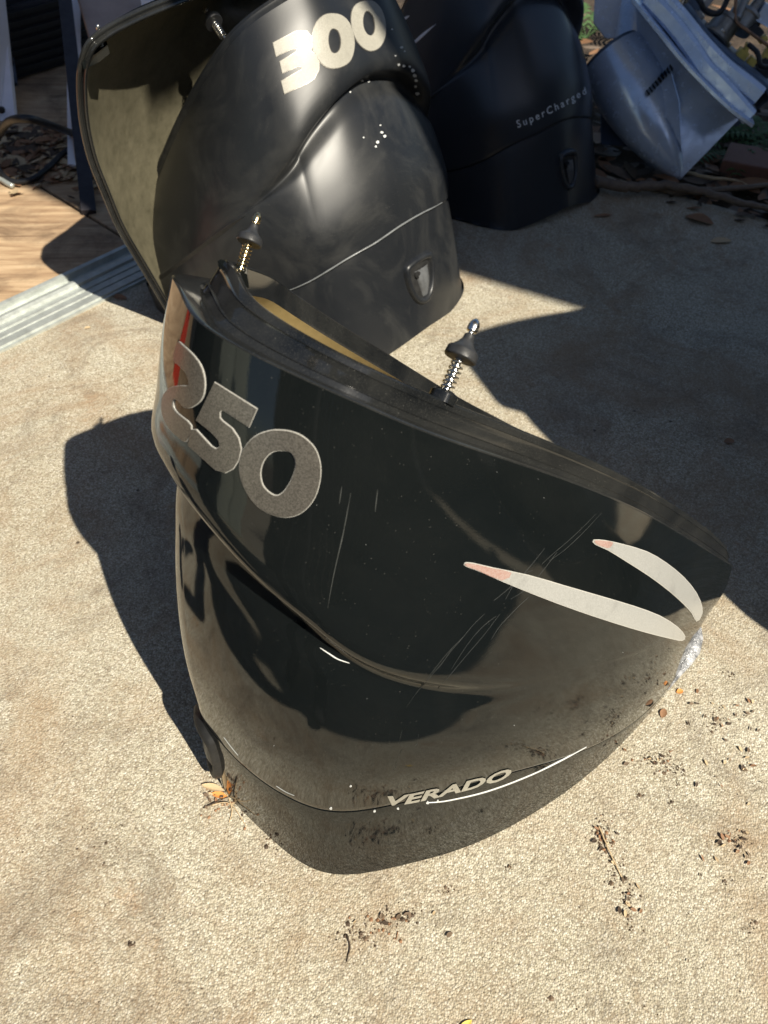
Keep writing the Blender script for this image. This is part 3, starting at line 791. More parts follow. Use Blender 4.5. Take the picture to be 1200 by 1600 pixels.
# ================================================================== the supercharged cowl
matsS = dict(top=M['deep_black'], low=M['deep_black'], rim=M['deep_black'])
PS = dict(yaw=128.89, roll=-3.8, pitch=-17.4, L=(.477, 1.885, .063), scl=(1.056, .997, .968), dws=(-.022, -.011, .046))
cS = empty('engine_cowl', (PS['L'][0], PS['L'][1], 0), 'dark blue-black engine cowl with SuperCharged lettering, beside the silver gearcase', 'engine cowl')
FS = frame_from(Vector(PS['L']), PS['yaw'], PS['roll'], PS['pitch'])
bvS, WS, DS = make_cowl(FS, cS, matsS, .001, 'rough_black', PS['scl'], PS['dws'], (.34, .6), .016)
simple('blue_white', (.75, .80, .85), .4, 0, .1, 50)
lettering('lettering', 'SuperCharged', [(809, 200), (840, 187), (880, 167), (916, 146)], lambda t: 12-1*t, bvS, M['blue_white'], cS, .006, 0.0, 1.45, up=(-.25, -.95))
latch(cS, WS, bvS, DS, FS, 0, .000, .095, .030, M['deep_black'])
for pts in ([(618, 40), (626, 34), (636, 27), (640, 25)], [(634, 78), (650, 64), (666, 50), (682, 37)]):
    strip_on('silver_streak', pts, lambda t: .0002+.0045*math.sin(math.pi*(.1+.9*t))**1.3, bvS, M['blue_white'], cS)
strip_on('drip_stain', [(887, 283), (888, 300), (889, 318), (889, 338)], lambda t: .0012, bvS, M['grey_decal'], cS, .0005)

# ================================================================== the open cowl at the left
oc = empty('engine_cowl', (-.40, 1.33, 0), 'open engine cowl at the left showing its dusty olive inside, leaning behind the 300 cowl', 'engine cowl')
rimpx = [(345, 597, None), (300, 548, 1.375), (262, 492, 1.36), (220, 422, 1.335), (183, 360, 1.31), (157, 300, 1.29), (137, 250, 1.275), (124, 195, 1.26), (119, 140, 1.245), (121, 100, 1.235), (132, 68, 1.235), (150, 49, 1.25),
         (180, 30, 1.285), (225, 9, 1.345), (285, -14, 1.43), (360, -38, 1.54), (450, -52, 1.68)]
rim3 = [gnd(x, y, .004) if Y is None else atY(x, y, Y) for x, y, Y in rimpx]
rimc = [Vector(p) for p in catmull(rim3, 8)]
spine = [gnd(420, 560, .004)+Vector((0, .12, 0))] + [atY(x, y, Y) for x, y, Y in [(410, 450, 1.66), (380, 330, 1.66), (360, 230, 1.66), (360, 130, 1.64), (380, 40, 1.64), (440, -10, 1.68), (500, -45, 1.76)]]
spc = catmull(spine, 20)
def at_t(lst, t):
    f = t*(len(lst)-1); i = min(int(f), len(lst)-2); return Vector(lst[i]).lerp(Vector(lst[i+1]), f-i)
nr = len(rimc); G = []; OUT = []
for k, p in enumerate(rimc):
    t = k/(nr-1); s_ = at_t(spc, t); vd = (p-CAMV).normalized()
    row = []
    for j in range(15):
        x = j/14
        bul = vd*(.13*math.sin(math.pi*x)**.9*(1-.25*x))
        row.append(p.lerp(s_, x) + bul + Vector((0, 0, .0)))
    for q_ in row: q_.z = max(q_.z, .003)
    G.append(row)
cen = sum(rimc, Vector())/nr
# rim lip cross-section: outer bead, groove, inner bead
lip = []
for k, p in enumerate(rimc):
    tg = (rimc[min(k+1, nr-1)]-rimc[max(k-1, 0)]).normalized()
    vd = (CAMV-p).normalized(); side = tg.cross(vd).normalized()      # across the lip
    if side.dot(cen-p) < 0: side = -side
    sec = [(0, -.05), (0, -.006), (.0012, -.001), (.004, 0), (.0065, -.0015), (.0075, -.005), (.0095, -.0055), (.011, -.0015), (.0135, 0), (.0155, -.002), (.0165, -.010), (.0165, -.03)]
    lip.append([p + side*a + vd*b for a, b in sec])
vs, fs = gridmesh(lip); pyd('rim_lip', vs, fs, M['rim_black'], oc, sharp=60)
G2 = [[lip[k][-1]] + row[1:] for k, row in enumerate(G)]
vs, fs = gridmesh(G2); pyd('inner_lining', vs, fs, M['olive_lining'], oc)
OUT = [[lip[k][0]] + [q_ + (q_-cen).normalized()*.008 for q_ in row[1:]] for k, row in enumerate(G)]
vs, fs = gridmesh(OUT); pyd('outer_shell', vs, fs, M['gloss_black'], oc)
# bracket and pin in the corner
rc = rimc[8*9]
pa_, pb_ = at_depth_of(160, 82, rc+Vector((0, .03, 0))), at_depth_of(152, 38, rc+Vector((0, -.02, 0))); pin(oc, pa_, pb_-pa_, (pb_-pa_).length/.985)
plate_px('pin_bracket', oc, [(127, 95, -.005), (150, 84, .01), (168, 70, .02), (166, 62, .03), (148, 70, .03), (135, 78, .01)], rc, .012, M['gloss_black'])

# ================================================================== silver gearcase at the upper right
simple('silver_paint', (.62, .72, .88), .22, .3, .10, 25, .0008, .15)
simple('dark_silver', (.11, .145, .20), .5, .3, .2, 25)
simple('cast_metal', (.30, .30, .29), .42, .85, .25, 60, .001, .4)
simple('yellow_plastic', (.62, .46, .09), .45, 0, .2, 60)
simple('black_plastic', (.015, .016, .018), .45, 0, .3, 60)
gc = empty('outboard_gearcase', tuple(gnd(1065, 276)), 'silver outboard gearcase lying nose down at the edge of the concrete', 'gearcase')
nose = gnd(1064, 280, .012)
def gp(x, y, dz=0.0):
    """point of the gearcase's middle plane, which leans back away from the nose"""
    base = nose.y + (280-y)/280*.30 + (1064-x)*.0004
    p = atY(x, y, base); return p + vdir*dz
pl_a = None
vdir = (CAMV - nose).normalized(); vdir = Vector((vdir.x*.3-.15, vdir.y, vdir.z*.35)).normalized()   # towards the viewer
# torpedo: bullet from the cut end to the rounded nose
ta = gp(955, 88); tb = nose; ax = (tb-ta)
L_ = ax.length; axn = ax.normalized(); side = axn.cross(vdir).normalized()
prof = []
for t in np.linspace(0, 1, 30):
    r = .093*(1-max(0, (t-.22)/.78)**1.9)**.80 if t < 1 else .002
    r *= (.93+.07*min(t/.25, 1)); prof.append((t*L_, max(r, .003)))
vs, fs = lathe(ta, ax, prof, 40); pyd('gear_housing', vs, fs, M['silver_paint'], gc, sharp=60)
vs, fs = lathe(ta, -axn, [(-.004, .082), (.010, .080), (.012, .060), (-.02, .055)], 32); pyd('exhaust_hub', vs, fs, M['dark_silver'], gc, sharp=50)
# strut: lens section between torpedo axis and the plate above
ups = [(nose+Vector((0, 0, .004)), gp(1168, 172)), (gp(1045, 232), gp(1140, 135)), (gp(1020, 185), gp(1095, 85)), (gp(990, 130), gp(1050, 28)), (gp(972, 95), gp(1015, -30)), (gp(962, 60), gp(990, -75))]
th = [0.003, .030, .042, .040, .026, .004]
rows = []
for sgn_ in (1,):
    for (a, b), t in zip(ups, th):
        rows.append([a.lerp(b, q) + vdir*t*(1.15-.3*q) for q in np.linspace(0, 1, 12)])
    for (a, b), t in zip(reversed(ups), reversed(th)):
        rows.append([a.lerp(b, q) - vdir*t for q in np.linspace(0, 1, 12)])
R_ = []
for c in range(12):
    R_.append(catmull([r[c] for r in rows], 5))
vs, fs = gridmesh(list(zip(*R_))); pyd('strut', vs, fs, M['silver_paint'], gc, sharp=50)
# fairing wedge on the strut, with its row of water intake slots
fw = [gp(1018, 138, .084), gp(1048, 98, .074), gp(1062, 152, .064), gp(1066, 235, .040), gp(1050, 185, .080)]
bm = bmesh.new(); f = bm.faces.new([bm.verts.new(p) for p in (fw[0], fw[1], fw[2], fw[3], fw[4])]); r = bmesh.ops.extrude_face_region(bm, geom=[f])
bmesh.ops.translate(bm, verts=[g for g in r['geom'] if isinstance(g, bmesh.types.BMVert)], vec=-vdir*.03)
bmesh.ops.recalc_face_normals(bm, faces=bm.faces); bmesh.ops.bevel(bm, geom=bm.edges, offset=.003, segments=2, affect='EDGES'); bm_obj('intake_fairing', bm, M['silver_paint'], gc)
for k in range(9):
    t = k/8; x = 1014+34*t; y = 131-34*t
    a = gp(x, y, .090-.014*t); d1 = (gp(x+5, y+7, .090-.014*t)-a)
    bm = box_axes(a+d1*.1, d1*.5, (gp(x+1.5, y-1.2, .053)-a)*.62, vdir*.004, .0005); bm_obj('intake_slot', bm, M['rough_black'], gc)
# plates above the strut: cavitation plate with rolled steps
def ribbon(name, pts, wid, thick, mat, parent, nrm, lip=0.0):
    P = [Vector(p) for p in catmull(pts, 6)]; rows = []
    for i, p in enumerate(P):
        tg = (P[min(i+1, len(P)-1)]-P[max(i-1, 0)]).normalized(); b = tg.cross(nrm).normalized()
        w_ = wid if not callable(wid) else wid(i/(len(P)-1))
        rows.append([p-nrm*w_*.5-b*thick*.5, p-nrm*w_*.5+b*thick*.5, p+nrm*w_*.46+b*thick*.5, p+nrm*w_*.5+b*thick*.3, p+nrm*w_*.5-b*thick*.3, p+nrm*w_*.46-b*thick*.5, p-nrm*w_*.5-b*thick*.5])
    vs, fs = gridmesh(rows); fs += [tuple(range(6)), tuple(reversed(range(len(vs)-7, len(vs)-1)))]
    return pyd(name, vs, fs, mat, parent, True, 40)
edge1 = [gp(992, -12, .05), gp(1030, 35, .05), (gp(1065, 78, .05)), gp(1105, 120, .05), gp(1140, 152, .05), gp(1168, 172, .05)]
ribbon('cavitation_plate', edge1, .26, .012, M['silver_paint'], gc, vdir)
edge2 = [gp(1012, -14, .03), gp(1045, 20, .03), gp(1075, 58, .03), gp(1098, 92, .03), gp(1112, 106, .03), (gp(1130, 125, .03)), gp(1165, 165, .03)]
ribbon('stepped_flange', edge2, .24, .040, M['silver_paint'], gc, vdir)
edge3 = [gp(1030, -14, .02), gp(1060, 18, .02), gp(1090, 55, .02), gp(1125, 92, .02), gp(1158, 118, .02), gp(1180, 136, .02)]
ribbon('mounting_flange', edge3, .23, .045, M['silver_paint'], gc, vdir)
edge4 = [gp(1050, -14, .01), gp(1075, 12, .01), gp(1102, 48, .01), gp(1140, 84, .01), gp(1185, 118, .01), gp(1215, 150, .01)]
ribbon('mounting_flange', edge4, .20, .020, M['dark_silver'], gc, vdir)
# fins behind: skeg and trim tab
def slab(name, pts, thick, mat, parent, bev=.003):
    bm = bmesh.new(); f = bm.faces.new([bm.verts.new(p) for p in pts]); r = bmesh.ops.extrude_face_region(bm, geom=[f])
    bmesh.ops.translate(bm, verts=[g for g in r['geom'] if isinstance(g, bmesh.types.BMVert)], vec=-vdir*thick)
    bmesh.ops.recalc_face_normals(bm, faces=bm.faces)
    if bev: bmesh.ops.bevel(bm, geom=bm.edges, offset=bev, segments=2, affect='EDGES')
    return bm_obj(name, bm, mat, parent, True, 30)
slab('trim_tab', [gp(926, 38, -.02), gp(930, -30, -.02), gp(1000, -30, -.02), gp(985, 30, -.02), gp(972, 62, -.02), gp(945, 62, -.02)], .02, M['silver_paint'], gc)
slab('skeg', [gp(934, 180, -.12), gp(934, 243, -.12), gp(990, 247, -.12), gp(1020, 230, -.10), gp(975, 150, -.10)], .016, M['dark_silver'], gc)
slab('splash_plate', [gp(1165, 142, -.06), gp(1205, 118, -.06), gp(1205, 165, -.06), gp(1152, 208, -.06), gp(1140, 195, -.06)], .03, M['dark_silver'], gc)
# water pump housing, shafts, yellow guides, hose
axu = (gp(1150, -20) - gp(1115, 70)).normalized(); axr = (gp(1140, 60)-gp(1105, 20)).normalized()
pc = gp(1112, 62, .03); up2 = (gp(1142, 22, .03)-pc).normalized()
vs, fs = lathe(pc, up2, [(0, .042), (.004, .046), (.012, .046), (.013, .038), (.050, .037), (.052, .040), (.062, .040), (.065, .034), (.068, .012), (.11, .011), (.112, .007), (.2, .007)], 28); pyd('water_pump', vs, fs, M['cast_metal'], gc, sharp=35)
pc2 = gp(1165, 28, .02)
vs, fs = lathe(pc2, up2, [(-.03, .034), (0, .036), (.004, .04), (.012, .038), (.014, .016), (.05, .015), (.052, .010), (.2, .010)], 24); pyd('bearing_carrier', vs, fs, M['cast_metal'], gc, sharp=35)
vs, fs = tube(catmull([gp(1185, -45, .05), gp(1165, -10, .05), gp(1152, 18, .055), gp(1148, 26, .06)], 6), .012, 12); pyd('drive_shaft', vs, fs, M['cast_metal'], gc)
vs, fs = tube(catmull([gp(1150, -20, .06), gp(1146, 10, .07), gp(1148, 28, .07), gp(1165, 42, .07), (gp(1185, 57, .06)), gp(1215, 78, .05)], 8), .0042, 8); simple('copper', (.30, .17, .10), .45, .6, .3, 60); pyd('water_line', vs, fs, M['copper'], gc)
for k in range(5):
    a = 2*math.pi*k/5; q = pc + up2*.012 + (up2.orthogonal().normalized()*math.cos(a)+up2.cross(up2.orthogonal().normalized())*math.sin(a))*.041
    vs, fs = lathe(q, up2, [(0, .007), (.006, .007), (.007, .004)], 6); pyd('bolt', vs, fs, M['bright_steel'], gc, sharp=30)
vs, fs = tube(catmull([gp(1075, -30, .12), gp(1092, -6, .12), gp(1100, 8, .10), gp(1122, 12, .10), gp(1138, -20, .10)], 8), .007, 9); pyd('hose', vs, fs, M['black_plastic'], gc)
vs, fs = tube(catmull([gp(1165, 60, .10), gp(1178, 72, .11), gp(1184, 92, .10), gp(1205, 96, .08)], 8), .006, 9); pyd('hose', vs, fs, M['black_plastic'], gc)
vs, fs = lathe(gp(1060, 2, .1), up2 if False else (gp(1070, -14, .1)-gp(1060, 2, .1)), [(0, .016), (.03, .016), (.032, .010), (.08, .009)], 14); pyd('link_rod', vs, fs, M['bright_steel'], gc, sharp=35)
def blob_box(name, c, sx, sy, rot, mat, d=.03):
    a = (gp(c[0]+sx, c[1], .03)-gp(c[0], c[1], .03)); b = (gp(c[0], c[1]+sy, .03)-gp(c[0], c[1], .03))
    co_, si_ = math.cos(R(rot)), math.sin(R(rot)); A = a*co_+b*si_*(sx/sy); B = b*co_-a*si_*(sy/sx)
    return bm_obj(name, box_axes(gp(c[0], c[1], .03), A, B, vdir*d, .003), mat, gc)
for c, sx, sy, rot in (((1158, 82), 8, 9, 35), ((1145, 90), 9, 5, 40), ((1170, 96), 6, 12, 40), ((1156, 98), 11, 4, 45), ((1165, 72), 3, 8, 20)):
    blob_box('yellow_clip', c, sx, sy, rot, M['yellow_plastic'], .022)
for c, sx, sy, rot in (((1198, 78), 5, 12, 30), ((1190, 58), 4, 8, 60)):
    blob_box('yellow_clip', c, sx, sy, rot, M['yellow_plastic'], .02)
for c, sx, sy, rot, mt in (((1085, 2), 14, 10, 45, 'dark_silver'), ((1195, 100), 14, 12, 45, 'black_plastic'), ((1090, 20), 10, 6, 45, 'cast_metal'), ((1180, 45), 10, 8, 45, 'black_plastic'), ((1105, 0), 5, 22, 40, 'cast_metal'), ((1196, 20), 12, 16, 30, 'silver_paint')):
    blob_box('casting_lug', c, sx, sy, rot, M[mt], .02)

# ================================================================== the garage at the upper left
sillh = .022
simple('galvanised', (.50, .53, .50), .42, .55, .15, 40, .0006, .3)
simple('white_laminate', (.84, .82, .86), .5, 0, .06, 12)
simple('tan_board', (.40, .31, .27), .7, 0, .12, 20)
simple('board_edge', (.42, .30, .20), .8, 0, .2, 80)
simple('blue_steel', (.13, .17, .24), .45, .5, .2, 30)
simple('dark_post', (.022, .020, .026), .6, 0, .3, 30)
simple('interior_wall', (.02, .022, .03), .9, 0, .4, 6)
ga = tag(empty('garage', (pA.x, pA.y, 0)), 'dark open garage with plywood floor behind a ridged metal sill', 'garage')
def sq(o, d1, l1, d2, l2, z0, z1):
    """box with base corner o, along d1 (l1) and d2 (l2), from z0 to z1"""
    c = o + d1*l1/2 + d2*l2/2; c = Vector((c.x, c.y, (z0+z1)/2))
    return box_axes(c, d1*l1/2, d2*l2/2, Vector((0, 0, (z1-z0)/2)))
lenS = (pB-pA).length
# sill: stepped, ridged aluminium threshold, one profile swept along the opening
wS = (gnd(0, 497)-gnd(0, 553)).dot(snorm)
prof = [(-.001, 0), (0, .006), (.06, .0065), (.07, .010), (.24, .0105), (.25, .0085), (.27, .0085), (.28, .0115), (.42, .0120), (.43, .010), (.46, .010), (.47, .0135), (.62, .014), (.64, .020), (.70, .024), (.76, .024), (.79, .017), (.93, .017), (.95, .030), (1.0, .032), (1.03, .032), (1.035, 0)]
rows = [[pA + sd*t*lenS + snorm*a*wS + Vector((0, 0, z)) for a, z in prof] for t in np.linspace(0, 1, 14)]
vs, fs = gridmesh(rows); pyd('threshold', vs, fs, M['galvanised'], ga, True, 25)
# plywood floor sheets
fo = pA + snorm*(wS*1.036)
for k in range(3):
    bm = sq(fo + sd*(k*1.23-.02), sd, 1.222, snorm, 2.9, -.02, .024); bmesh.ops.bevel(bm, geom=bm.edges, offset=.002, segments=1, affect='EDGES')
    bm_obj('plywood_sheet', bm, M['plywood'], ga, False)
wl = 2.9
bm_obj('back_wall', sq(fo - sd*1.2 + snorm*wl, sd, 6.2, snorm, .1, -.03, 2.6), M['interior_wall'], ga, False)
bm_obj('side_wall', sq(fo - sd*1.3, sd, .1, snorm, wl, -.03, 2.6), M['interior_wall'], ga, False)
# things stored inside, each leaning or standing on the floor
def zf(x, y, z=.024): return gnd(x, y, z)
def plank(label, cat, name, foot, top, Ytop, w_px, thick, mat, edgemat=None):
    """board from a foot pixel on the floor to a top pixel, leaning back to depth Ytop"""
    a = zf(*foot); b = atY(*top, Ytop)
    dirv = (b-a).normalized(); n = (CAMV-(a+b)/2).normalized(); side_ = dirv.cross(n).normalized(); nn = side_.cross(dirv).normalized()
    wid = w_px/FPX*((a+b)/2-CAMV).length/2
    bm = box_axes((a+b)/2, dirv*(b-a).length/2, side_*wid, nn*thick/2, .001)
    o = bm_obj(name, bm, mat, None, False); tag(o, label, cat); return o
def free_board(label, cat, name, pix, thick, mat):
    """flat panel given by pixels with depth, extruded away from the viewer"""
    P = [atY(x, y, Y) for x, y, Y in pix]; n = (P[1]-P[0]).cross(P[2]-P[0]).normalized()
    if n.dot(CAMV-P[0]) < 0: n = -n
    bm = bmesh.new(); f = bm.faces.new([bm.verts.new(p) for p in P]); r = bmesh.ops.extrude_face_region(bm, geom=[f])
    bmesh.ops.translate(bm, verts=[g for g in r['geom'] if isinstance(g, bmesh.types.BMVert)], vec=-n*thick)
    bmesh.ops.recalc_face_normals(bm, faces=bm.faces)
    return tag(bm_obj(name, bm, mat, None, False), label, cat)
free_board('white pointed board with a screw hole at the far left edge', 'board', 'white_board', [(-60, -60, 2.75), (-2, -60, 2.75), (12, 70, 2.62), (23, 180, 2.42), (30, 234, 2.33), (-2, 212, 2.36), (-60, 190, 2.38)], .018, M['white_laminate'])
vs, fs = lathe(atY(2, 172, 2.40), Vector((.2, -1, .3)), [(-.01, .010), (.004, .010), (.005, .004)], 12); tag(pyd('screw', vs, fs, M['rough_black'], None), 'small dark screw in the white pointed board', 'screw')
st = tag(empty('perforated_strip', tuple(zf(24, 160))), 'blue-grey perforated steel strip hanging beside the white board', 'steel strip')
P = [atY(-6, -30, 2.85), atY(4, -30, 2.85), atY(30, 152, 2.66), atY(19, 157, 2.66)]
nn = (P[1]-P[0]).cross(P[2]-P[0]).normalized()
if nn.dot(CAMV-P[0]) < 0: nn = -nn
bm = bmesh.new(); f = bm.faces.new([bm.verts.new(p) for p in P]); r = bmesh.ops.extrude_face_region(bm, geom=[f]); bmesh.ops.translate(bm, verts=[g for g in r['geom'] if isinstance(g, bmesh.types.BMVert)], vec=-nn*.004)
bmesh.ops.recalc_face_normals(bm, faces=bm.faces); bm_obj('strip', bm, M['blue_steel'], st, False)
for x, y in ((5, 24), (10, 62), (17, 98), (22, 132)):
    q = atY(x, y, 2.66+ .19*(150-y)/180) + nn*.002
    vs, fs = lathe(q, nn, [(-.003, .009), (.003, .009), (.0035, .006)], 12); pyd('hole_disc', vs, fs, M['rough_black'], st)  # dark discs laid on the strip, standing in for its holes
plank('dark wooden post with a pale edge standing on the plywood floor', 'post', 'dark_post', (139, 335), (99, -25), 2.62, 17, .03, M['dark_post'])
plank('thin tan batten running down beside the dark post', 'batten', 'thin_batten', (121, 262), (91, -25), 2.66, 3.5, .012, M['board_edge'])
plank('narrow white board behind the dark post', 'board', 'white_board', (118, 262), (114, -25), 2.80, 17, .018, M['white_laminate'])
free_board('tan brown panel leaning behind the open cowl', 'panel', 'tan_panel', [(106, -60, 2.70), (260, -60, 2.85), (262, 40, 2.60), (142, 64, 2.50)], .02, M['tan_board'])
free_board('bright white sheet edge above the open cowl rim', 'sheet', 'white_sheet', [(214, -40, 2.45), (300, -40, 2.45), (290, 4, 2.40), (221, 8, 2.40)], .01, M['white_laminate'])
# ribbed dark crates deep inside
for (x, y, Y, w_, h_, lab) in ((55, 60, 2.95, .55, .5, 'dark ribbed crate deep inside the garage, left of the post'), (70, 150, 2.9, .34, .16, 'low dark box on the garage floor under the ribbed crate')):
    c = atY(x, y, Y); root = tag(empty('storage_crate', (c.x, c.y, .024)), lab, 'crate')
    top_ = max(c.z+h_/2, .2)
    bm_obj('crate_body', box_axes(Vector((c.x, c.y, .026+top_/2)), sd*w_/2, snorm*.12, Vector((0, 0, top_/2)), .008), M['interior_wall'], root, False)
    for k in range(7):
        z = .05+top_*.9*k/7; bm_obj('rib', box_axes(Vector((c.x, c.y, z))-snorm*.124, sd*w_*.48, snorm*.006, Vector((0, 0, .008)), .002), M['black_plastic'], root, False)
# black cables
def cable(label, pts, r, mat=M['black_plastic']):
    vs, fs = tube(catmull(pts, 10), r, 8); return tag(pyd('cable', vs, fs, mat, None), label, 'cable')
cable('black cable arching over the white pointed board', [zf(-20, 250, .03), zf(-4, 215, .10), zf(14, 190, .20), zf(45, 186, .22), zf(80, 196, .16), zf(118, 210, .06)], .010)
cable('black cable looping down across the leaves on the garage floor', [zf(-30, 215, .1), zf(-8, 250, .05), zf(0, 268, .036), zf(18, 283, .034), zf(48, 281, .034), zf(75, 262, .036), zf(98, 240, .04), zf(120, 226, .05)], .008)
cable('pale grey cable end at the left edge of the plywood', [zf(-20, 272, .034), zf(0, 280, .034), (zf(12, 287, .034)), zf(20, 291, .032)], .007, M['galvanised'])

# ================================================================== leaves, sticks, dirt
def leafmat(name, a, b):
    m = MT(name); f = m.noise(60, 4, .7); c = m.mix(f, a, b); m.set(Base_Color=c, Roughness=.7, Normal=m.bump(m.noise(150, 3), .6, .001)); M[name] = m.m
leafmat('leaf_brown', (.16, .075, .035), (.34, .19, .10)); leafmat('leaf_tan', (.42, .30, .16), (.60, .47, .30)); leafmat('leaf_orange', (.60, .20, .04), (.75, .35, .10))
leafmat('leaf_dark', (.035, .025, .016), (.10, .065, .04)); leafmat('leaf_yellow', (.70, .42, .05), (.75, .55, .15)); leafmat('dirt_brown', (.09, .06, .035), (.20, .14, .09)); leafmat('leaf_green', (.03, .07, .02), (.06, .13, .035)); leafmat('bark', (.07, .05, .035), (.26, .20, .15))
def leafgeo(c, L, w, ang, curl=.3, tilt=(0, 0)):
    """curled leaf blade; returns verts, faces"""
    rows = []; ca, sa = math.cos(ang), math.sin(ang)
    for i in range(7):
        t = i/6; hw = w*.5*math.sin(math.pi*min(max(t*.96+.02, 0), 1))**.75
        for_ = []
        for k in (-1, 0, 1):
            x = (t-.5)*L; y = k*hw; z = curl*w*(k*k*.55*math.sin(math.pi*t)) + curl*L*.35*(t-.5)**2 + tilt[0]*x + tilt[1]*y
            for_.append(Vector((c[0]+ca*x-sa*y, c[1]+sa*x+ca*y, c[2]+z+.0015)))
        rows.append(for_)
    return gridmesh(rows)
def leaf(label, x, y, L, w, ang, mat, z=0.0, curl=.4, cat='leaf', name='dead_leaf', tilt=(0, 0)):
    c = gnd(x, y, z); vs, fs = leafgeo((c.x, c.y, c.z), L, w, ang, curl, tilt)
    lo = min(v[2] for v in vs); vs = [Vector(v)+Vector((0, 0, z+.0008-lo)) for v in vs]
    o = pyd(name, vs, fs, M[mat], None); return tag(o, label, cat)
leaf('curled brown leaf on the shaded concrete below the gearcase', 1092, 346, .075, .042, R(-35), 'leaf_brown', curl=.5)
leaf('small pale tan leaf right of the brown leaf on shaded concrete', 1126, 378, .055, .026, R(5), 'leaf_tan', curl=.4)
leaf('thin brown leaf in the shade below the dark cowl', 942, 338, .05, .015, R(8), 'leaf_brown')
leaf('small orange-brown leaf scrap on the dark shadow at right', 1139, 690, .021, .015, R(10), 'leaf_brown', curl=.3)
leaf('yellow leaf cut by the bottom edge of the picture', 726, 1604, .020, .008, R(35), 'leaf_yellow')
leaf('orange petal beside the base of the front cowl', 343, 1243, .022, .009, R(-12), 'leaf_orange', curl=.6)
leaf('grey striped seed pod beside the orange petal', 333, 1232, .032, .010, R(-14), 'leaf_tan', curl=.9, cat='seed pod', name='seed_pod')
leaf('brown leaf lying on the end of the metal sill', 186, 466, .045, .018, R(-20), 'leaf_brown', curl=.5)
leaf('tan leaf scrap on the lit concrete below the sill', 137, 513, .014, .009, R(20), 'leaf_tan')
leaf('rust coloured leaf scrap beside the tape covered corner', 1036, 1115, .016, .010, R(60), 'leaf_brown')
leaf('orange scrap on concrete right of the broken corner', 1062, 1081, .011, .008, R(20), 'leaf_orange')
def stick(label, pts, r, mat='bark', name='twig', cat='twig'):
    P = catmull([Vector(gnd(x, y, r+z)) for x, y, z in pts], 6); n = len(P)
    vs, fs = tube([Vector(p)+Vector((random.uniform(-1, 1), random.uniform(-1, 1), 0))*r*.4 for p in P], [r*(1-.6*i/n) for i in range(n)], 6); return tag(pyd(name, vs, fs, M[mat], None), label, cat)
stick('short dark twig on the concrete near the bottom centre', [(543, 1462, .002), (547, 1480, .001), (541, 1503, .0)], .0011, 'leaf_dark')
stick('tiny rust twig right of the dirt clumps', [(622, 1455, 0), (619, 1468, 0)], .0009, 'leaf_brown')
stick('thin tan stalk lying in the dirt right of the cowl', [(935, 1290, 0), (950, 1325, .002), (972, 1372, 0)], .0014, 'leaf_tan')
stick('long pale root along the edge of the concrete', [(932, 283, .01), (985, 292, .012), (1040, 290, .012), (1100, 300, .02), (1160, 318, .015), (1215, 328, .01)], .016, 'bark', 'root', 'root')
stick('second grey root below the first on the slab edge', [(1010, 285, .0), (1060, 300, .0), (1120, 296, .01), (1215, 290, .03)], .013, 'bark', 'root', 'root')
stick('bent dry stem under the nose of the gearcase', [(1075, 270, .0), (1110, 278, .01), (1150, 282, .0), (1170, 292, 0)], .006, 'leaf_tan')
stick('dry tan stem crossing the debris at the front cowl base', [(352, 1236, 0), (362, 1262, .001), (358, 1285, 0)], .0011, 'leaf_tan')
stick('thin tan straw in the debris at the front cowl base', [(330, 1258, 0), (360, 1256, .004), (385, 1292, 0)], .0009, 'leaf_tan')
stick('thin dark straw in the debris at the front cowl base', [(318, 1262, 0), (345, 1250, .003), (372, 1240, 0)], .0009, 'leaf_dark')
# dirt and crumbs scattered on the slab: uncountable, one mesh
def crumb(c, r):
    V = []; n = 5
    top = [Vector((c[0]+r*random.uniform(.6, 1.2)*math.cos(2*math.pi*k/n+.3), c[1]+r*random.uniform(.6, 1.2)*math.sin(2*math.pi*k/n+.3), c[2]+r*random.uniform(0, .3))) for k in range(n)]
    V = top + [Vector((c[0]+random.uniform(-.3, .3)*r, c[1]+random.uniform(-.3, .3)*r, c[2]+r*random.uniform(.5, 1.0)))]
    return V, [(k, (k+1) % n, n) for k in range(n)]
def scatter(name, spots, mat, label=None, cat=None):
    V, F = merge(*[crumb((*gnd(x, y, z)[:2], z), r) for x, y, z, r in spots])
    o = pyd(name, V, F, M[mat], None, False); o['kind'] = 'stuff'
    if label: o['label'] = label; o['category'] = cat
    return o
def clump(x, y, n, sx, sy, r0, r1, z=.0):
    return [(random.gauss(x, sx), random.gauss(y, sy), z, random.uniform(r0, r1)) for _ in range(n)]
sp = []
for x, y, n, sx, sy in ((562, 1462, 22, 22, 8), (600, 1440, 26, 24, 9), (640, 1425, 10, 22, 8), (1025, 1188, 16, 12, 7), (1050, 1195, 8, 16, 6), (940, 1300, 26, 7, 14), (962, 1360, 18, 8, 16), (985, 1395, 8, 8, 8), (1155, 1312, 12, 7, 5),
                      (985, 1445, 5, 3, 8), (1000, 1245, 4, 3, 3), (1045, 1207, 8, 20, 8), (1140, 1055, 6, 8, 6), (1118, 1130, 12, 8, 9), (1060, 1208, 6, 9, 6), (1130, 1378, 3, 2, 3), (795, 1357, 3, 2, 2), (1050, 1252, 5, 3, 3),
                      (205, 1475, 5, 5, 4), (150, 1320, 6, 25, 20), (350, 1225, 22, 14, 9), (385, 1262, 14, 12, 12), (430, 1318, 10, 14, 10), (860, 1560, 2, 2, 2), (1172, 1450, 4, 4, 8), (700, 1390, 5, 6, 4)):
    sp += clump(x, y, n*2, sx, sy, .0006, .0019) + clump(x, y, max(n//5, 1), sx, sy, .002, .0036)
for _ in range(260): sp.append((random.uniform(-20, 1220), random.uniform(640, 1600), 0, random.uniform(.0004, .0014)))
random.shuffle(sp); h2 = len(sp)//2
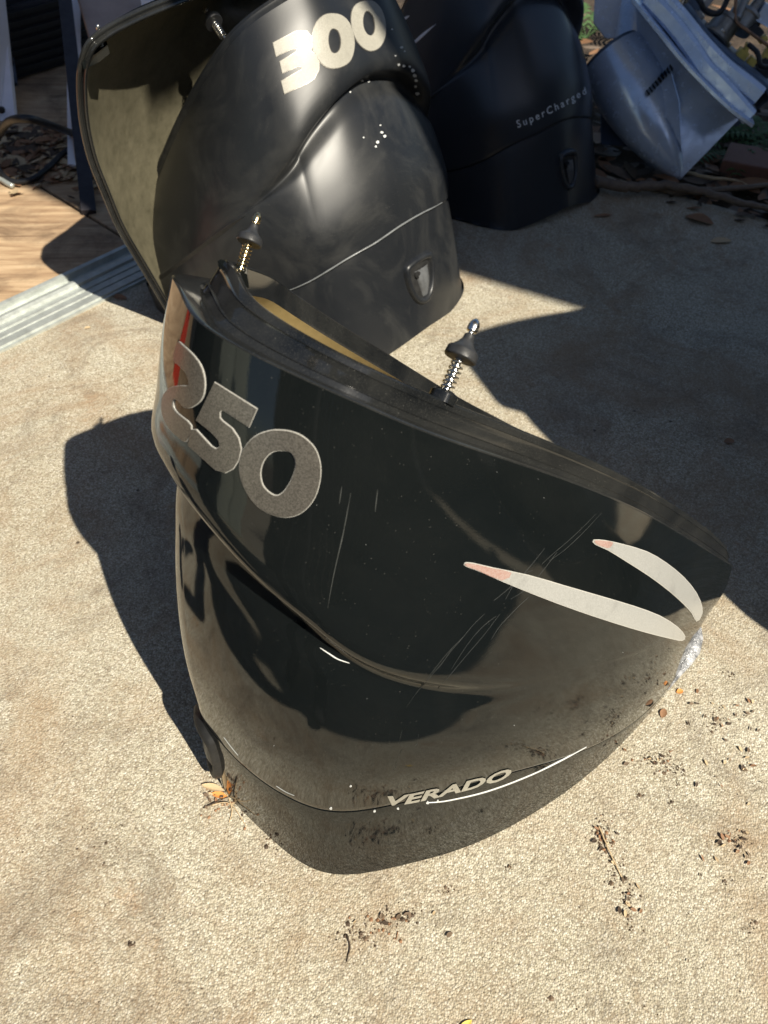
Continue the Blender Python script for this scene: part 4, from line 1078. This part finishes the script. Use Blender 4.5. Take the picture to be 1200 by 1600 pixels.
scatter('dirt_crumbs', sp[:h2], 'leaf_dark'); scatter('dirt_crumbs', sp[h2:], 'dirt_brown')
sp = []
for x, y, n, sx, sy in ((590, 1445, 14, 26, 10), (945, 1310, 12, 10, 16), (1030, 1190, 8, 14, 8), (345, 1255, 22, 18, 14), (1150, 1310, 6, 8, 6)): sp += clump(x, y, n, sx, sy, .0012, .003)
scatter('leaf_crumbs', sp, 'leaf_brown')
spots_ = [(1030, 1190, 22, 12), (950, 1320, 16, 26), (600, 1442, 40, 12), (350, 1250, 22, 16), (1130, 1120, 40, 30), (985, 1410, 12, 26), (1150, 1315, 12, 10), (1100, 1300, 60, 90), (1170, 1150, 20, 40)]
def shreds(): 
    q_ = random.choice(spots_); p = gnd(random.gauss(q_[0], q_[2]), random.gauss(q_[1], q_[3]), .0008); return (p.x, p.y, .0008)
# leaf litter in the garage and along the slab edge
def litter(name, fn, n, mats_, L0, L1):
    for mat in mats_:
        parts = []
        for _ in range(n//len(mats_)):
            c = fn(); L = random.uniform(L0, L1); parts.append(leafgeo((c[0], c[1], c[2]), L, L*random.uniform(.3, .6), random.uniform(0, 6.28), random.uniform(.05, .45), (random.uniform(-.3, .3), random.uniform(-.3, .3))))
        V, F = merge(*parts); V = [Vector((v[0], v[1], max(v[2], c[2]-.002))) for v in V]; o = pyd(name, V, F, M[mat], None, True); o['kind'] = 'stuff'
litter('leaf_shreds', shreds, 120, ('leaf_brown', 'leaf_tan', 'leaf_dark', 'dirt_brown'), .003, .009)
def in_garage():
    while True:
        x, y = random.uniform(-40, 150), 200+abs(random.gauss(0, 65))
        if y > 320: continue
        if y > 285 and random.random() < .6: continue
        p = gnd(x, y, .026); return (p.x, p.y, .026)
litter('garage_leaves', in_garage, 420, ('leaf_brown', 'leaf_tan', 'leaf_dark'), .02, .07)
ev = (e2-e1).normalized(); en = Vector((-ev.y, ev.x, 0)); en = en if en.y > 0 else -en
def by_slab():
    t = random.uniform(-.6, 3.0); d = abs(random.gauss(0, .5))+.0
    p = e1 + ev*t + en*d; return (p.x, p.y, -.02+random.uniform(0, .03))
litter('leaf_litter', by_slab, 1500, ('leaf_brown', 'leaf_dark', 'bark', 'leaf_dark'), .03, .11)
def by_edge():
    t = random.uniform(.1, 2.2); p = e1 + ev*t - en*random.uniform(-.05, .07); return (p.x, p.y, .002)
litter('edge_litter', by_edge, 90, ('leaf_brown', 'leaf_dark', 'bark'), .015, .05)
# fern fronds beside the gearcase and behind it
def fern(label, x, y, n, L, seed, z=-.02):
    random.seed(seed); c = gnd(x, y, z); root = tag(empty('fern', tuple(c)), label, 'fern')
    for k in range(n):
        a = random.uniform(0, 6.28); parts = []; l = L*random.uniform(.7, 1.1); up_ = random.uniform(.5, 1.0)
        spine_ = [c + Vector((math.cos(a)*l*t, math.sin(a)*l*t, up_*l*(t-.75*t*t))) for t in np.linspace(0, 1, 12)]
        parts.append(tube(spine_, [.002*(1-.7*i/12) for i in range(12)], 5))
        for i in range(2, 12):
            tg = (spine_[i]-spine_[i-1]).normalized(); b = tg.cross(Vector((0, 0, 1))).normalized(); ll = l*.26*math.sin(math.pi*(i/12)*.9+.2)
            for s_ in (-1, 1):
                p0 = spine_[i]; p1 = p0+b*s_*ll*.5+tg*ll*.28+Vector((0, 0, .004)); p2 = p0+b*s_*ll+tg*ll*.35-Vector((0, 0, .004)); w2 = tg*ll*.16
                parts.append(([p0-w2*.6, p1-w2, p2, p1+w2, p0+w2*.6], [(0, 1, 2, 3, 4)]))
        V, F = merge(*parts); pyd('frond', V, F, M['leaf_green'], root, False)
    return root
fern('green fern growing below the cavitation plate of the gearcase', 1135, 240, 12, .20, 3)
fern('small fern between the dark cowl and the gearcase', 915, 60, 9, .22, 5)
fern('fern behind the top of the gearcase', 1060, 5, 9, .25, 8)
fern('low fern at the right edge beside the roots', 1200, 228, 9, .16, 9)
random.seed(11)
tag(pyd('brick', *(lambda bm: ([v.co.copy() for v in bm.verts], [tuple(v.index for v in f.verts) for f in bm.faces]))((lambda b: (b.verts.index_update(), b)[1])(box_axes(gnd(1185, 262, .01), Vector((.09, -.04, 0)), Vector((.03, .06, 0)), Vector((0, 0, .03)), .006))), leafmat('brick_red', (.14, .06, .04), (.22, .11, .075)) or M['brick_red'], None, False), 'half buried reddish brick in the litter at the right', 'brick')

# ================================================================== around the photograph: what shades it and what the gloss reflects
CK = 1/math.tan(R(SUN_EL)); SH = Vector((SUN_DIR.x, SUN_DIR.y, 0)).normalized()*CK
RZ = 3.0
def over(x, y, px=True):
    p = gnd(x, y) if px else Vector((x, y, 0)); return Vector((p.x, p.y, 0)) + SH*RZ + Vector((0, 0, RZ))
a1 = gnd(0, 285); a2 = gnd(125, 340); b1 = gnd(712, 425); b2 = gnd(960, 500)
dA = (a2-a1).normalized(); dB = (b2-b1).normalized()
edge = [a1-dA*2.2, a2+dA*.10, b1-dB*.86, b2, gnd(1230, 640), gnd(1230, 640)+Vector((2.2, -.2, 0))]
deep = Vector((.15, 1.6, 0))
top_ = [over(p.x, p.y, False) for p in edge]; bk = [p+deep for p in top_]
aw = tag(empty('shade_awning', (top_[1].x, top_[1].y, 0)), 'unseen flat sheet added above the picture to cast its shade line', 'shade_awning')  # added and unseen; its edge is shaped to cast the shade line
bm = bmesh.new(); n = len(top_)
tv = [bm.verts.new(p) for p in top_+list(reversed(bk))]; f = bm.faces.new(tv); r = bmesh.ops.extrude_face_region(bm, geom=[f]); bmesh.ops.translate(bm, verts=[g for g in r['geom'] if isinstance(g, bmesh.types.BMVert)], vec=(0, 0, .06))
bmesh.ops.recalc_face_normals(bm, faces=bm.faces); bm_obj('shade_sheet', bm, M['galvanised'], aw, False)
for p in (bk[0], bk[-1]):
    vs, fs = tube([Vector((p.x, p.y, -.03)), Vector((p.x, p.y, RZ))], .04, 10); pyd('shade_post', vs, fs, M['galvanised'], aw)
# added unseen drum and cowl, right of the frame: their round shoulder shades the slab
cR0 = Vector((1.17, .40, 0)); HD = .56
dm = tag(empty('shadow_drum', tuple(cR0)), 'unseen dark drum added at right to lift a shadow-casting cowl', 'drum')
pr = [(0, .27), (.005, .275), (.18, .272), (.19, .282), (.20, .272), (.37, .272), (.38, .282), (.39, .272), (HD-.01, .272), (HD-.002, .28), (HD, .27)]
vs, fs = lathe(cR0, (0, 0, 1), pr, 40); pyd('drum_body', vs, fs, M['black_plastic'], dm, sharp=50)
cR = empty('engine_cowl', (cR0.x, cR0.y, HD), 'unseen black engine cowl added on the drum to cast a shadow', 'engine cowl')
FR = frame_from(cR0+Vector((-.12, -.18, HD+.09)), 62, 0, 0)
make_cowl(FR, cR, cowl_mats, HD)
# added unseen foliage at the right, something dark for the gloss to reflect
def reflection_hedge(label, p0, p1, h, seed):
    random.seed(seed); root = tag(empty('reflection_hedge', ((p0[0]+p1[0])/2, (p0[1]+p1[1])/2, -.03)), label, 'reflection_hedge'); parts = []
    L = math.hypot(p1[0]-p0[0], p1[1]-p0[1]); n = int(L*900)
    for _ in range(n):
        t = random.random(); z = h*random.random()**.8; c = Vector((p0[0]+(p1[0]-p0[0])*t+random.gauss(0, .22), p0[1]+(p1[1]-p0[1])*t+random.gauss(0, .22), z))
        d = Vector((random.gauss(0, 1), random.gauss(0, 1), random.gauss(0, .7))).normalized(); e_ = d.orthogonal().normalized(); s_ = random.uniform(.05, .11)
        parts.append(([c-d*s_, c-e_*s_*.5, c+d*s_, c+e_*s_*.5], [(0, 1, 2, 3)]))
    V, F = merge(*parts); o = pyd('foliage', V, F, M['leaf_green'], root, False)
    for k in range(int(L*1.5)):
        t = (k+.5)/(L*1.5); x = p0[0]+(p1[0]-p0[0])*t; y = p0[1]+(p1[1]-p0[1])*t
        vs, fs = tube([Vector((x, y, -.05)), Vector((x+.05, y, h*.5)), Vector((x, y+.06, h*.9))], [.03, .022, .008], 6); pyd('trunk', vs, fs, M['bark'], root)
reflection_hedge('unseen tall foliage added at the right to darken the reflections', (4.6, -4.2), (5.0, 3.2), 2.8, 21)

# pale cabinet and red can added left of the frame only for their reflections
cb = tag(empty('reflection_cabinet', (-2.66, -1.16, 0)), 'unseen pale grey-green cabinet added at the left for its reflection', 'cabinet')
simple('pale_green', (.42, .46, .40), .5, 0, .08, 8)
cd1 = Vector((.17, .98, 0)).normalized(); cd2 = Vector((-cd1.y, cd1.x, 0))
bm_obj('cabinet_body', box_axes(Vector((-2.66, -1.16, 1.05)), cd1*.56, cd2*.25, Vector((0, 0, 1.05)), .006), M['pale_green'], cb)
for s_ in (-1, 1):
    d_ = bm_obj('door', box_axes(Vector((-2.66, -1.16, 1.05))-cd2*.258+cd1*.28*s_, cd1*.27, cd2*.006, Vector((0, 0, 1.0)), .003), M['pale_green'], cb)
    bm_obj('handle', box_axes(Vector((-2.66, -1.16, 1.0))-cd2*.275+cd1*.04*s_, cd1*.008, cd2*.012, Vector((0, 0, .06)), .003), M['dark_silver'], d_)
simple('red_plastic', (.48, .04, .02), .4, 0, .15, 20)
fc = tag(empty('reflection_can', (-1.45, 1.18, 0)), 'unseen red can added at the left for its reflection', 'fuel can')
bm_obj('can_body', box_axes(Vector((-1.45, 1.18, .17)), Vector((.07, .1, 0)), Vector((-.08, .056, 0)), Vector((0, 0, .168)), .03), M['red_plastic'], fc)
vs, fs = tube(catmull([Vector((-1.50, 1.11, .335)), Vector((-1.485, 1.13, .385)), Vector((-1.42, 1.23, .385)), Vector((-1.40, 1.25, .335))], 6), .013, 10); pyd('handle', vs, fs, M['red_plastic'], fc)
vs, fs = lathe((-1.40, 1.12, .33), (.2, -.1, 1), [(0, .024), (.03, .024), (.032, .012), (.10, .009)], 16); pyd('spout', vs, fs, M['black_plastic'], fc, sharp=40)
# added, unseen board fence behind and right: shades the ground, darkens the gloss
simple('fence_wood', (.075, .065, .055), .85, 0, .4, 14)
def fence(label, p0, p1, h):
    a = Vector((p0[0], p0[1], -.03)); b = Vector((p1[0], p1[1], -.03)); d = (b-a).normalized(); nn_ = Vector((-d.y, d.x, 0)); L = (b-a).length; n = int(L/.15)
    root = tag(empty('shade_fence', tuple(a)), label, 'fence')
    me = None
    for k in range(n):
        c = a + d*(.075+k*.15)
        if me is None:
            o = bm_obj('fence_board', box_axes(c+Vector((0, 0, h/2)), d*.0735, nn_*.009, Vector((0, 0, h/2)), .003), M['fence_wood'], root, False); me = o.data
        else:
            o = bpy.data.objects.new('fence_board', me); COL.objects.link(o); o.parent = root; o.location = d*(k*.15) + Vector((0, 0, random.uniform(-.008, .008)))
    for z in (.35, h-.35): bm_obj('fence_rail', box_axes(a+d*L/2+nn_*-.03+Vector((0, 0, z)), d*L/2, nn_*.02, Vector((0, 0, .045)), .003), M['fence_wood'], root, False)
    return root
fence('unseen board fence added behind the photographer to shade the ground', (-1.5, -1.62), (2.95, -1.62), 2.2)
fence('unseen board fence added at the right to shade the ground', (2.98, -1.60), (2.98, 1.6), 2.2)
# the photographer, dark clothes, stooping behind the phone
def skin(name, joints, edges, mat, parent, sub=2):
    me = bpy.data.meshes.new(name); me.from_pydata([j[0] for j in joints], edges, []); me.update()
    o = bpy.data.objects.new(name, me); COL.objects.link(o)
    sk = o.modifiers.new('skin', 'SKIN')
    for v, j in zip(me.skin_vertices[0].data, joints): v.radius = (j[1], j[1] if len(j) < 3 else j[2])
    me.skin_vertices[0].data[0].use_root = True
    sb = o.modifiers.new('sub', 'SUBSURF'); sb.levels = sub; sb.render_levels = sub
    dg = bpy.context.evaluated_depsgraph_get(); m2 = bpy.data.meshes.new_from_object(o.evaluated_get(dg)); bpy.data.objects.remove(o)
    for v in m2.vertices: v.co -= Vector(parent.location)
    m2.name = name; return link(name, m2, mat, parent, True)
simple('dark_cloth', (.014, .015, .02), .9, 0, .3, 40); simple('skin_tone', (.36, .20, .13), .5, 0, .1, 30); simple('hair_dark', (.02, .013, .009), .6, 0, .3, 60)
ps = tag(empty('person', (-.12, -.32, 0)), 'person in dark clothes stooping behind the camera with a phone', 'person')
J = [((-0.250, -.34, .76), .13), ((-0.250, -.36, .92), .12), ((-0.250, -.37, 1.10), .15, .11), ((-0.250, -.36, 1.24), .13, .09), ((-0.250, -.33, 1.33), .05), ((-0.250, -.30, 1.38), .05),
     ((-0.330, -.34, .70), .09), ((-0.350, -.28, .40), .058), ((-0.360, -.34, .09), .042), ((-0.370, -.24, .04), .036), ((-0.380, -.15, .03), .028),
     ((-0.170, -.34, .70), .09), ((-0.150, -.24, .40), .058), ((-0.150, -.26, .09), .042), ((-0.145, -.14, .04), .036), ((-0.140, -.05, .028), .026),
     ((-0.410, -.36, 1.24), .055), ((-0.38, -.30, 1.02), .042), ((-0.200, -.14, .99), .030),
     ((-0.090, -.36, 1.24), .055), ((0.03, -.30, 1.02), .042), ((0.010, -.14, .99), .030)]
J = [((j_[0][0]-(.07 if k_ < 18 else .02), j_[0][1]-.02, j_[0][2]),)+tuple(j_[1:]) for k_, j_ in enumerate(J)]
E_ = [(0, 1), (1, 2), (2, 3), (3, 4), (4, 5), (0, 6), (6, 7), (7, 8), (8, 9), (9, 10), (0, 11), (11, 12), (12, 13), (13, 14), (14, 15), (3, 16), (16, 17), (17, 18), (3, 19), (19, 20), (20, 21)]
skin('body', J, E_, M['dark_cloth'], ps)
skin('head', [((-.32, -.32, 1.37), .050), ((-.32, -.30, 1.45), .085, .075), ((-.32, -.305, 1.52), .075)], [(0, 1), (1, 2)], M['skin_tone'], ps)
skin('hair', [((-.32, -.335, 1.47), .082), ((-.32, -.32, 1.545), .075)], [(0, 1)], M['hair_dark'], ps)
for sx, wx in ((-1, -.20), (1, .01)):
    h0 = Vector((wx, -.14, .99)); tgt = Vector((-.045 if sx < 0 else .012, -.045, 1.0))
    pm = h0.lerp(tgt, .55); jj = [(tuple(h0), .026), (tuple(pm), .030, .018)]; ee = [(0, 1)]
    skin('hand', jj, ee, M['skin_tone'], ps)
    for q in range(4):
        f0 = pm + Vector((0, .01, .024-.016*q)); f1 = f0.lerp(tgt, .6)+Vector((0, .012, 0)); f2 = tgt+Vector((.004*sx, .006, .022-.015*q))
        skin('finger', [(tuple(f0), .0075), (tuple(f1), .0072), (tuple(f2), .006)], [(0, 1), (1, 2)], M['skin_tone'], ps, 1)
    skin('thumb', [(tuple(pm+Vector((0, 0, .02))), .010), (tuple(pm.lerp(tgt, .5)+Vector((0, -.012, .034))), .009), (tuple(tgt+Vector((0, -.014, .026))), .007)], [(0, 1), (1, 2)], M['skin_tone'], ps, 1)
ph = tag(bm_obj('phone', box_axes(Vector((-.015, -.034, .992)), _R*.034, _U*.070, _F*.004, .003), M['black_plastic'], None), 'black phone held up by the photographer', 'phone')
